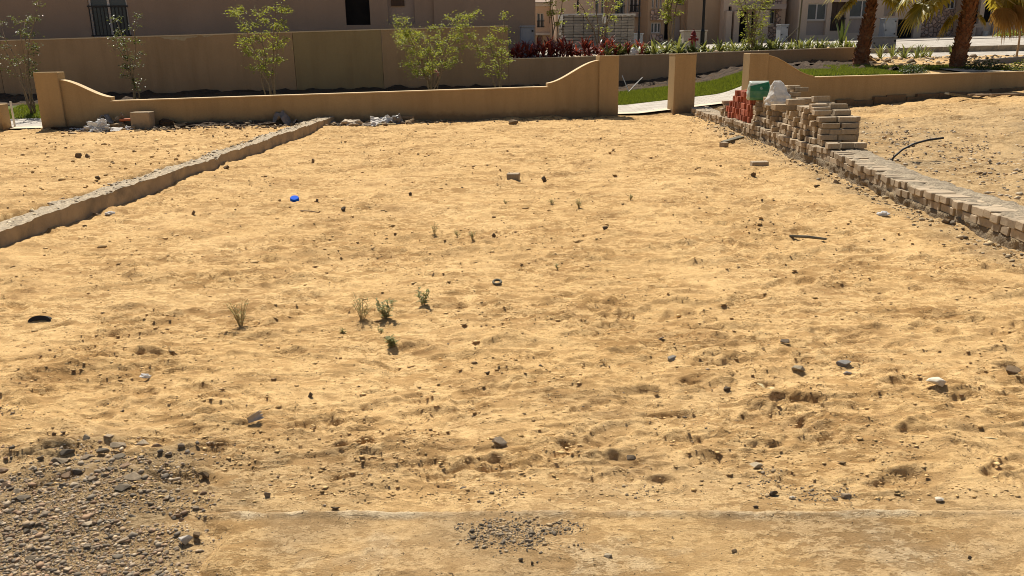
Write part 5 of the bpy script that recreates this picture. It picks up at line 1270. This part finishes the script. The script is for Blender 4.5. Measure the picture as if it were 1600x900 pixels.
while px < 1338:
    ci += 1
    put_plant('strap_plant', GRN, px+rp.uniform(-2, 2), rp.uniform(6.95, 8.6), rp.uniform(.8, 1.25)*(1.25 if 1000 < px < 1070 else .95), '%s green strap-leaved plant from the left behind the low boundary wall' % nth(ci), 'plant', 'green plants behind the low boundary wall'); px += rp.uniform(4.2, 7)
x_, y_ = along(1312, 7.6); 
CACT = MB()
for i in range(6): CACT.strap((0, 0, 0), i*1.05, 1.35, 1.0, .10, .12, 4)
o = link('agave', CACT.mesh('agave', M['leaf_bush']), None, (x_, y_, TZ(x_, y_))); tag(o, 'tall upright grey-green agave behind the wall, left of the first palm', 'plant')
SPK = [strap_plant('spiky_plant', 300+i, 16, .75, .055, M['leaf_green'], (.4, 1.45), (.2, .9)) for i in range(4)]
for i, (px, v, sc, lb) in enumerate(((1376, 8.4, .9, 'spiky green plant just right of the first palm trunk'), (1394, 8.0, 1.0, 'spiky green plant in front of the dark grey housing'), (1413, 8.2, 1.1, 'tall spiky green plant in front of the dark garage opening'), (1432, 7.8, 1.0, 'broad spiky plant at the left corner of the stone-clad front'), (1441, 8.3, .9, 'spiky plant with dead leaves below the stone-clad front'), (1452, 8.0, .8, 'last spiky plant of the row towards the second palm'), (1484, 10.5, .7, 'small spiky plant on the paving left of the second palm'))):
    x, y = along(px, v); put_plant('spiky_plant', SPK, px, v, sc, lb, 'plant', 'spiky plants on the sandy bank')
def bush(label, px, v, w, h, n, seed, lm='leaf_bush', leaf=.06, z=None, d=None):
    rr = random.Random(seed); x, y = along(px, v); z = (float(macro(x, y)) if v < 6.6 else TZ(x, y)) if z is None else z
    t = thing('bush', label, 'bush', (x, y, z)); ml = MB(); ms = MB()
    for i in range(9):
        a = rr.uniform(0, 6.28); e = Vector((math.cos(a)*w*.38, math.sin(a)*(d or w)*.3, h*rr.uniform(.5, .9))); ms.tube([(0, 0, -.05), e*.5+Vector((0, 0, .05)), e], [.012, .009, .004], 4)
    for i in range(n):
        a = rr.uniform(0, 6.283); r_ = rr.random()**.5; q = Vector((math.cos(a)*w*.5*r_, math.sin(a)*(d or w)*.5*r_, 0)); q.z = h*(1-r_*r_*.7)*rr.uniform(.25, 1)*(1+.25*math.sin(q.x*9+seed))
        a2 = rr.uniform(0, 6.283); L = leaf*rr.uniform(.6, 1.3); ml.leaf(q, (math.cos(a2), math.sin(a2), rr.uniform(-.2, .9)), (rr.uniform(-.4, .4), rr.uniform(-.4, .4), 1), L, L*.6)
    ms.build('stems', M['bark'], t); ml.build('foliage', M[lm], t); return t
bush('low dark green bush on top of the right wall between the palms', 1432, 1.0, .75, .30, 500, 3, z=.84)
bush('small dark green bush left of the one between the palms', 1415, 1.2, .4, .18, 200, 4, z=.85)
bush('wide dark bush in the shade just right of the second palm', 1537, 1.3, 1.05, .42, 800, 5, 'leaf_bush', .07, z=.86)
bush('yellow-green leafy shrub spilling over the right wall at the photo edge', 1590, .9, 1.2, .32, 800, 6, 'leaf', .07, z=.84)
bush('yellow-green shrub beside the dark bush right of the second palm', 1566, 1.0, .5, .20, 250, 7, 'leaf', .06, z=.86)
for i, (px, lb) in enumerate(((1560, 'leftmost low hedge shrub in front of the right-hand cream house'), (1575, 'middle low hedge shrub in front of the right-hand cream house'), (1591, 'rightmost low hedge shrub in front of the right-hand cream house'))):
    bush(lb, px, 19, .75, .34, 260, 20+i, 'leaf', .09)
# weeds on the sand
def weed(label, px, py, wpx, hpx, n, seed, lm='weed', kind='broom'):
    p = G(px, py); k = pxm(p); W = wpx*k; Hh = hpx*k*.98; rr = random.Random(seed)
    t = thing('weed', label, 'weed', p-Vector((0, 0, .008))); ms = MB(); ml = MB()
    for i in range(n):
        az = rr.uniform(0, 6.283); sp = W*.5*rr.random()**.6; hh = Hh*rr.uniform(.55, 1.0)
        e = Vector((math.cos(az)*sp, math.sin(az)*sp, hh)); b = Vector((math.cos(az)*sp*.12, math.sin(az)*sp*.12, 0)); m_ = b*.5+e*.5+Vector((-math.cos(az)*sp*.12, -math.sin(az)*sp*.12, 0))
        ms.tube([b, m_, e], [.0020, .0016, .0009], 3)
        for j in range(2):
            u = rr.uniform(.3, .8); q = b.lerp(e, u); a3 = rr.uniform(0, 6.283); ms.tube([q, q+Vector((math.cos(a3)*W*.16, math.sin(a3)*W*.16, Hh*.18))], [.0012, .0006], 3)
        for j in range(11 if kind == 'broom' else 11):
            u = rr.uniform(.12 if kind != 'broom' else .25, 1); q = b.lerp(m_, u*2) if u < .5 else m_.lerp(e, u*2-1); a2 = rr.uniform(0, 6.283); L = (.022 if kind == 'broom' else .030)*rr.uniform(.6, 1.3)
            ml.leaf(q, (math.cos(a2), math.sin(a2), rr.uniform(.1, 1.2)), (0, 0, 1), L, L*(.28 if kind == 'broom' else .5))
    ms.build('stem', M['weed_stem'], t); ml.build('foliage', M[lm], t)
weed('tallest dry broom-like weed standing alone left of centre', 377, 513, 40, 46, 16, 1)
weed('loose pale weed, left of the darker leafy one', 566, 504, 44, 42, 14, 2)
weed('dark leafy weed right of the loose pale weed', 604, 502, 38, 35, 14, 3, 'weed_dark', 'leafy')
weed('small dark weed at the right of the weed group', 662, 484, 24, 28, 7, 4, 'weed_dark', 'leafy')
weed('low round dark weed below the weed group', 613, 543, 24, 18, 11, 5, 'weed_dark', 'leafy')
weed('tuft of thin grass in the back half right of centre', 905, 327, 22, 16, 12, 6)
weed('thin grass sprig at the right end of the back row of weeds', 985, 313, 10, 10, 6, 7)
weed('small grass sprig just left of the tuft in the back half', 862, 323, 12, 9, 7, 8)
weed('thin dry weed in the middle of the lot behind the group', 679, 370, 12, 26, 6, 9)
weed('wispy dry weed low on the sand near the centre', 715, 375, 16, 12, 7, 10)
weed('wispy dry weed right of the other wispy one near the centre', 738, 382, 14, 14, 7, 11)
weed('tiny green sprig on the sand in the centre right', 871, 418, 9, 9, 4, 12)
weed('tiny dark sprig between the big weeds and the low round weed', 535, 522, 12, 8, 4, 13)
weed('tiny sprig just above the low round weed', 595, 523, 9, 8, 4, 14)
weed('short sprig in the back half left of the tuft', 790, 320, 10, 8, 5, 16)

# ------------------------------------------------------------------ palms
def fan_frond(parent, base, hub, axis, up, L, nseg, spread, seed, mats, dry=False):
    """petiole from base to hub, then a folded fan of blades spreading round the axis"""
    rr = random.Random(seed); mb = MB(); base = Vector(base); hub = Vector(hub)
    mid = (base+hub)/2+Vector((0, 0, .10)); mb.tube([base, mid, hub], [.030, .020, .013], 5, mi=1)
    ax = Vector(axis).normalized(); sd_ = ax.cross(Vector(up)).normalized(); nm = sd_.cross(ax).normalized()
    for i in range(nseg):
        a = spread*(i/(nseg-1)-.5)*2; d = (ax*math.cos(a)+sd_*math.sin(a)).normalized(); sx = (sd_*math.cos(a)-ax*math.sin(a)).normalized()
        l = L*(1-.18*abs(a)/spread)*rr.uniform(.88, 1.05); w_ = L*.068; dr = rr.uniform(.10, .32)*(1.8 if dry else 1)
        lift = nm*.02*math.sin(i*math.pi)
        p1 = hub+d*l*.45+nm*(.02*(i % 2)); p2 = hub+d*l*.78-Vector((0, 0, dr*.25*l)); p3 = hub+d*l-Vector((0, 0, dr*l))
        mb.add([hub, p1-sx*w_, p1+nm*.03, p1+sx*w_, p2-sx*w_*.7, p2+sx*w_*.7, p3], [(0, 1, 2), (0, 2, 3), (1, 4, 2), (2, 4, 5), (2, 5, 3), (4, 6, 5)], 0)
    return mb.build('frond', mats, parent)
def palm(label, px, v, trunk, fronds, seed, z=None):
    x, y = along(px, v); z = float(macro(x, y)) if z is None else z
    t = thing('palm_tree', label, 'palm tree', (x, y, z-.05)); rr = random.Random(seed)
    # trunk with the stubs of old leaf bases
    n = 20; vs = []; fs = []; rows = 46; H_ = trunk[-1][0]
    T_ = np.array(trunk)
    for i in range(rows+1):
        zz = H_*i/rows; r_ = np.interp(zz, T_[:, 0], T_[:, 1]); ox = np.interp(zz, T_[:, 0], T_[:, 2])
        for k in range(n):
            a = 2*math.pi*k/n; q = 1+.05*((i+(k % 3)) % 4 == 0)+.035*rr.uniform(-1, 1)+.04*math.sin(i*1.1+a*3); vs.append((ox+r_*q*math.cos(a), r_*q*math.sin(a), zz))
    for i in range(rows):
        for k in range(n): fs.append((i*n+k, i*n+(k+1) % n, (i+1)*n+(k+1) % n, (i+1)*n+k))
    fs.append(tuple(rows*n+k for k in range(n)))
    MB().add(vs, fs).build('trunk', M['palmbark'], t)
    mb = MB(); nb_ = 150
    for i in range(nb_):
        u = i/nb_; zz = H_*(.06+.93*u); a = i*2.39996; r_ = np.interp(zz, T_[:, 0], T_[:, 1]); ox = np.interp(zz, T_[:, 0], T_[:, 2])
        o_ = Vector((math.cos(a), math.sin(a), 0)); sdv = Vector((-math.sin(a), math.cos(a), 0)); c0 = Vector((ox, 0, zz))+o_*r_*.93; hgt = rr.uniform(.07, .15)*(1+.6*(u > .72)); w_ = rr.uniform(.05, .085)
        tip = c0+o_*rr.uniform(.035, .075)*(1+u*.6)+Vector((0, 0, hgt))
        mb.add([c0-sdv*w_, c0+sdv*w_, tip+sdv*w_*.45, tip-sdv*w_*.45, c0+o_*.0+Vector((0, 0, hgt*.7))], [(0, 1, 2, 3), (1, 4, 2), (4, 0, 3), (3, 2, 4)])
    mb.build('leaf_bases', M['palmbark'], t)
    top = Vector((T_[-1, 2], 0, H_))
    for i, (az, el, pl_, L, dry, zo) in enumerate(fronds):
        d = Vector((math.cos(az)*math.cos(el), math.sin(az)*math.cos(el), math.sin(el))); b = top+Vector((math.cos(az)*.08, math.sin(az)*.08, zo)); hub = b+d*pl_-Vector((0, 0, .12*pl_))
        e2 = el-.75; ax = Vector((math.cos(az)*math.cos(e2), math.sin(az)*math.cos(e2), math.sin(e2)))
        fan_frond(t, b, hub, ax, (0, 0, 1) if abs(e2) < 1.3 else (math.cos(az), math.sin(az), 0), L*1.1, 21, 1.75 if not dry else 1.2, seed*50+i, [M['palmdry' if dry else 'palmleaf'], M['petiole']], dry)
    return t
fr1 = [(k*.62+.2, .35+.5*((k*7) % 5)/5, .85, .75, False, .0) for k in range(9)]+[(3.1, -.15, .6, .55, False, -.05), (2.7, .0, .55, .6, False, -.1), (5.2, -.05, .55, .6, False, 0), (5.9, .15, .6, .6, False, 0), (4.3, .55, .6, .5, False, .05), (.3, .1, .7, .6, False, .0)]
palm('shorter palm with a slim reddish trunk at the end of the low boundary wall', 1346, 4.6, [(0, .255, -.02), (.25, .215, 0), (.8, .175, .04), (1.15, .185, .08), (1.35, .145, .1), (1.75, .105, .14), (2.15, .10, .18)], fr1, 3)
fr2 = [(k*.7+.1, .45+.5*((k*3) % 5)/5, 1.0, .9, False, .05) for k in range(8)]+[(3.25, -.02, .95, .92, False, -.05), (2.5, -.05, .8, .75, False, -.1), (6.15, .10, .95, .85, False, .05), (.15, -.15, .95, .85, False, .05), (5.6, .05, .9, .75, False, .0), (6.25, -.28, 1.15, .75, True, .05), (.25, -.35, 1.0, .7, True, 0), (2.95, -.30, .42, .60, False, -.55), (5.9, -.2, .16, .36, False, -.66), (2.6, .1, .9, .8, False, 0), (3.2, -.22, 1.35, .85, False, .1), (2.85, .02, 1.5, .9, False, .1), (.05, -.12, 1.5, .9, False, .05), (.45, -.05, 1.35, .85, False, .1), (5.95, -.1, 1.4, .85, False, .1)]
palm('taller palm with a thick brown trunk behind the right wall', 1498, 2.2, [(0, .205, -.02), (.4, .20, 0), (1.0, .185, .05), (1.4, .185, .09), (1.7, .155, .12), (2.0, .15, .15), (2.2, .145, .17)], fr2, 4)

# ================================================================== STREET THINGS BEHIND THE WALLS
def box_at(px0, px1, py0, py1, v, depth, zf=TZ):
    a = on_plane(px0, (py0+py1)/2, 19.95+v); b = on_plane(px1, (py0+py1)/2, 19.95+v); top = on_plane((px0+px1)/2, py0, 19.95+v).z
    cx, cy = (a.x+b.x)/2, (a.y+b.y)/2; z = zf(cx, cy) if py1 is None or zf else 0
    return cx, cy+depth/2, z, (b.x-a.x)/CA, top-z
def cabinet(label, px0, px1, py0, v, depth, mat, door=True, name='utility_cabinet', base=.0):
    cx, cy, z, W, Hh = box_at(px0, px1, py0, py0+30, v, depth)
    t = thing(name, label, 'cabinet', (cx, cy, z), ANG)
    MB().box((-W/2, -depth/2, -.1), (W/2, depth/2, Hh-.05)).build('body', mat, t, bevel=.01)
    MB().box((-W/2-.03, -depth/2-.03, Hh-.048), (W/2+.03, depth/2+.03, Hh)).build('lid', mat, t, bevel=.008)
    if door:
        d = MB().box((-W/2+.04, -depth/2-.018, .08+base), (W/2-.04, -depth/2+.002, Hh-.10)).build('door', mat, t, bevel=.006)
        for (hx, hz_) in ((W/2-.07, Hh-.17), (-W/2+.07, Hh*.45), (W/2-.07, .3)): MB().box((hx-.03, -depth/2-.045, hz_-.03), (hx+.03, -depth/2-.017, hz_+.03)).build('hinge', M['darkmetal'], d)
    return t
cabinet('tall grey metal cabinet against the corner of the grey house', 813, 834, 40, 8.6, .3, M['cabinet'])
cabinet('pale meter box standing behind the red hydrant', 1067, 1103, 47, 11, .4, M['cabinet_pale'], False, 'meter_box')
cabinet('grey steel cabinet at the right side of the stone-clad porch', 1218, 1230, 38, 22, .5, M['cabinet'])
cabinet('pale grey cabinet on the wall behind the spiky plants', 1381, 1399, 28, 21.8, .5, M['cabinet'])
cabinet('low dark grey housing right of the first palm', 1361, 1398, 57, 13, .6, M['acgrey'], True, 'equipment_housing')
cabinet('grey box between the block pallets and the lamp post', 984, 1003, 52, 15, .4, M['cabinet'], False, 'meter_box')
def lamp_post(label, px, v, r_, h):
    x, y = along(px, v); z = TZ(x, y); t = thing('lamp_post', label, 'lamp post', (x, y, z))
    MB().lathe([(r_*2.1, -.1), (r_*2.1, .04), (r_*1.5, .1), (r_*1.5, .7), (r_*1.1, .78), (r_, .9), (r_*.7, h)], 14).build('pole', M['lamp'], t, smooth=False)
    hd = MB().lathe([(.05, h-.02), (.10, h+.05), (.16, h+.40), (.20, h+.42), (.04, h+.58), (.02, h+.66)], 12).build('lantern', M['lamp'], t)
lamp_post('thick black lamp post right of the red hydrant', 1096, 8.7, .052, 4.2)
lamp_post('thin black lamp post right of the block pallets', 997, 13.5, .035, 4.0)
lamp_post('black lamp post standing far behind the block pallets', 902, 22, .05, 4.5)
# hydrant
x, y = along(1082, 9.4); z = TZ(x, y); t = thing('fire_hydrant', 'dark red fire hydrant behind the green plants', 'hydrant', (x, y, z))
MB().lathe([(.14, -.05), (.14, .04), (.095, .05), (.09, .30), (.085, .52), (.12, .53), (.12, .57), (.095, .58), (.085, .66), (.05, .73), (.022, .745), (.022, .79)], 18).build('barrel', M['hydrant'], t, smooth=False)
for s in (-1, 1): MB().tube([(s*.08, 0, .44), (s*.145, 0, .44), (s*.15, 0, .44), (s*.175, 0, .44)], [.045, .045, .058, .055], 12).build('outlet', M['hydrant'], t)
MB().tube([(0, -.07, .40), (0, -.15, .40), (0, -.155, .40), (0, -.18, .40)], [.055, .055, .07, .065], 12).build('outlet', M['hydrant'], t)
# wrapped pallets of blocks
def pallet(label, px0, px1, py0, v, dep, seed):
    cx, cy, z, W, Hh = box_at(px0, px1, py0, py0+40, v, dep); rr = random.Random(seed)
    t = thing('block_pallet', label, 'pallet', (cx, cy, z), ANG); nr = 13; rh = (Hh-.12)/nr; nx = 4; bl = W/nx
    mb = MB()
    for i in range(5): mb.box((-W/2+i*(W-.1)/4, -dep/2, 0), (-W/2+i*(W-.1)/4+.1, dep/2, .10))
    mb.build('pallet_base', M['wood'], t)
    ms = [MB().box((-bl/2+.006, -dep/4+.004, 0), (bl/2-.006, dep/4-.004, rh-.012), jit=.004, rr=rr).mesh('block', M['block'], bevel=.006) for _ in range(3)]
    for j in range(nr):
        for i in range(nx):
            for k in range(2):
                o = bpy.data.objects.new('block', rr.choice(ms)); C.objects.link(o); o.parent = t
                o.location = (-W/2+bl*(i+.5)+rr.uniform(-.006, .006), (-.5+k)*dep/2+rr.uniform(-.012, .012), .11+j*rh)
    mb = MB(); n = 9
    for i in range(n):
        a = -W/2-.02+(W+.04)*i/n; b = -W/2-.02+(W+.04)*(i+1)/n; d0 = rr.uniform(.02, .07); d1 = rr.uniform(.02, .07)
        mb.add([(a, -dep/2-.02, Hh-d0), (b, -dep/2-.02, Hh-d1), (b, -dep/2-.015, Hh+.015), (a, -dep/2-.015, Hh+.015), (b, dep/2+.02, Hh+.02), (a, dep/2+.02, Hh+.02)], [(0, 1, 2, 3), (3, 2, 4, 5)])
    mb.add([(-W/2-.025, -dep/2-.01, Hh), (-W/2-.03, -dep/2+.3, Hh-.5), (-W/2-.025, dep/2, Hh-.1), (-W/2-.025, dep/2, Hh+.01)], [(0, 1, 2, 3)])
    mb.build('wrap', M['wrap'], t)
pallet('left and wider of the two pallets of grey blocks, its white film sagging', 878, 938, 22, 11.4, 1.1, 1)
pallet('right and narrower of the two pallets of grey blocks, flat white film on top', 946, 988, 22, 11.0, 1.1, 2)
x, y = along(866, 9.0); z = TZ(x, y); o = MB().tube([(-.17, 0, -.1), (-.17, 0, .40), (.17, 0, .42), (.17, 0, -.1)], .014, 6).build('metal_hoop', M['white_trim'], None, (x, y, z), ANG); tag(o, 'small white metal hoop among the red plants', 'hoop')
x, y = along(990, 7.3); crumple('white_bag', 'bright white bag lying among the red plants above the pillar', 'bag', (x, y, TZ(x, y)-.02), (.30, .25, .38), M['plasticw'], 81, .3, 4)
x, y = along(1524, 25.5); z = TZ(x, y); o = MB().lathe([(.16, 0), (.18, .02), (.18, .45), (.165, .47), (.165, .44)], 16).build('drum', M['house_recess'], None, (x, y, z)); tag(o, 'brown drum against the cream house behind the second palm', 'drum')
x, y = along(1534, 25.2); z = TZ(x, y); o = MB().lathe([(.12, 0), (.15, .24), (.155, .26), (.14, .26)], 14).build('bucket', M['white_trim'], None, (x, y, z)); tag(o, 'pale bucket beside the brown drum', 'bucket')
x, y = along(1588, 7.4); z = TZ(x, y); o = MB().tube([(0, 0, -.1), (.01, 0, .5), (0, 0, .95)], [.04, .035, .03], 7).build('wooden_stake', M['wood'], None, (x, y, z)); tag(o, 'brown wooden stake on the sandy bank near the right edge', 'stake')
# kerb of the street on the right, stone by stone
kb = thing('kerb', 'row of grey kerb stones along the street behind the second palm', 'kerb', (13.5, fence_y(13.5)+11.2, TZ(13.5, fence_y(13.5)+11.2)), ANG); kb['kind'] = 'structure'; del kb['category']
km = [MB().box((0, 0, -.15), (.78, .22, .20), jit=.006, rr=random.Random(i)).mesh('kerb_stone', M['concrete'], bevel=.012) for i in range(3)]
for i in range(16): o = bpy.data.objects.new('kerb_stone', km[i % 3]); C.objects.link(o); o.parent = kb; o.location = (i*.80, 0, .008*i)
x, y = along(1510, 4.0); o = MB().box((0, -.05, -.05), (6.0, .05, .16)).build('dark_strip', M['acgrey'], None, (x+.3, y, float(macro(x, y))), ANG+.30); o.rotation_euler[1] = -.035; tag(o, 'long low dark strip rising to the right behind the dark bush', 'edging')  # low dark box, tilted up to the right
# thin pipes sticking up from the lawn
def pole(label, px, py, px2, py2, v, r_=.014, mat='pvc'):
    a = on_plane(px, py, 19.95+v); b = on_plane(px2, py2, 19.95+v+.3); z = float(macro(a.x, a.y)); a.z = min(a.z, z-.03)
    o = MB().tube([a, (a+b)/2+Vector((0, 0, .01)), b], [r_, r_, r_*.9], 7).build('pipe', M[mat], None); return tag(o, label, 'pipe')
pole('white pipe leaning left out of the lawn in the left gate opening', 984, 142, 972, 118, 4.7)
pole('white pipe leaning right and crossing the other in the left gate opening', 977, 146, 1004, 121, 4.6)
pole('short white pipe leaning right just beside the free-standing pillar', 1087, 149, 1103, 132, 4.4)
pole('long white pipe slanting low to the right over the lawn in the right gate opening', 1109, 137, 1133, 125, 4.6)
x, y = along(3.5, .7); o = MB().tube([(0, 0, -.1), (0, 0, .58), (.0, 0, .62)], .022, 8).build('pipe', M['pvc'], None, (x, y, float(macro(x, y)))); tag(o, 'upright white pipe beside the left edge pillar', 'pipe')
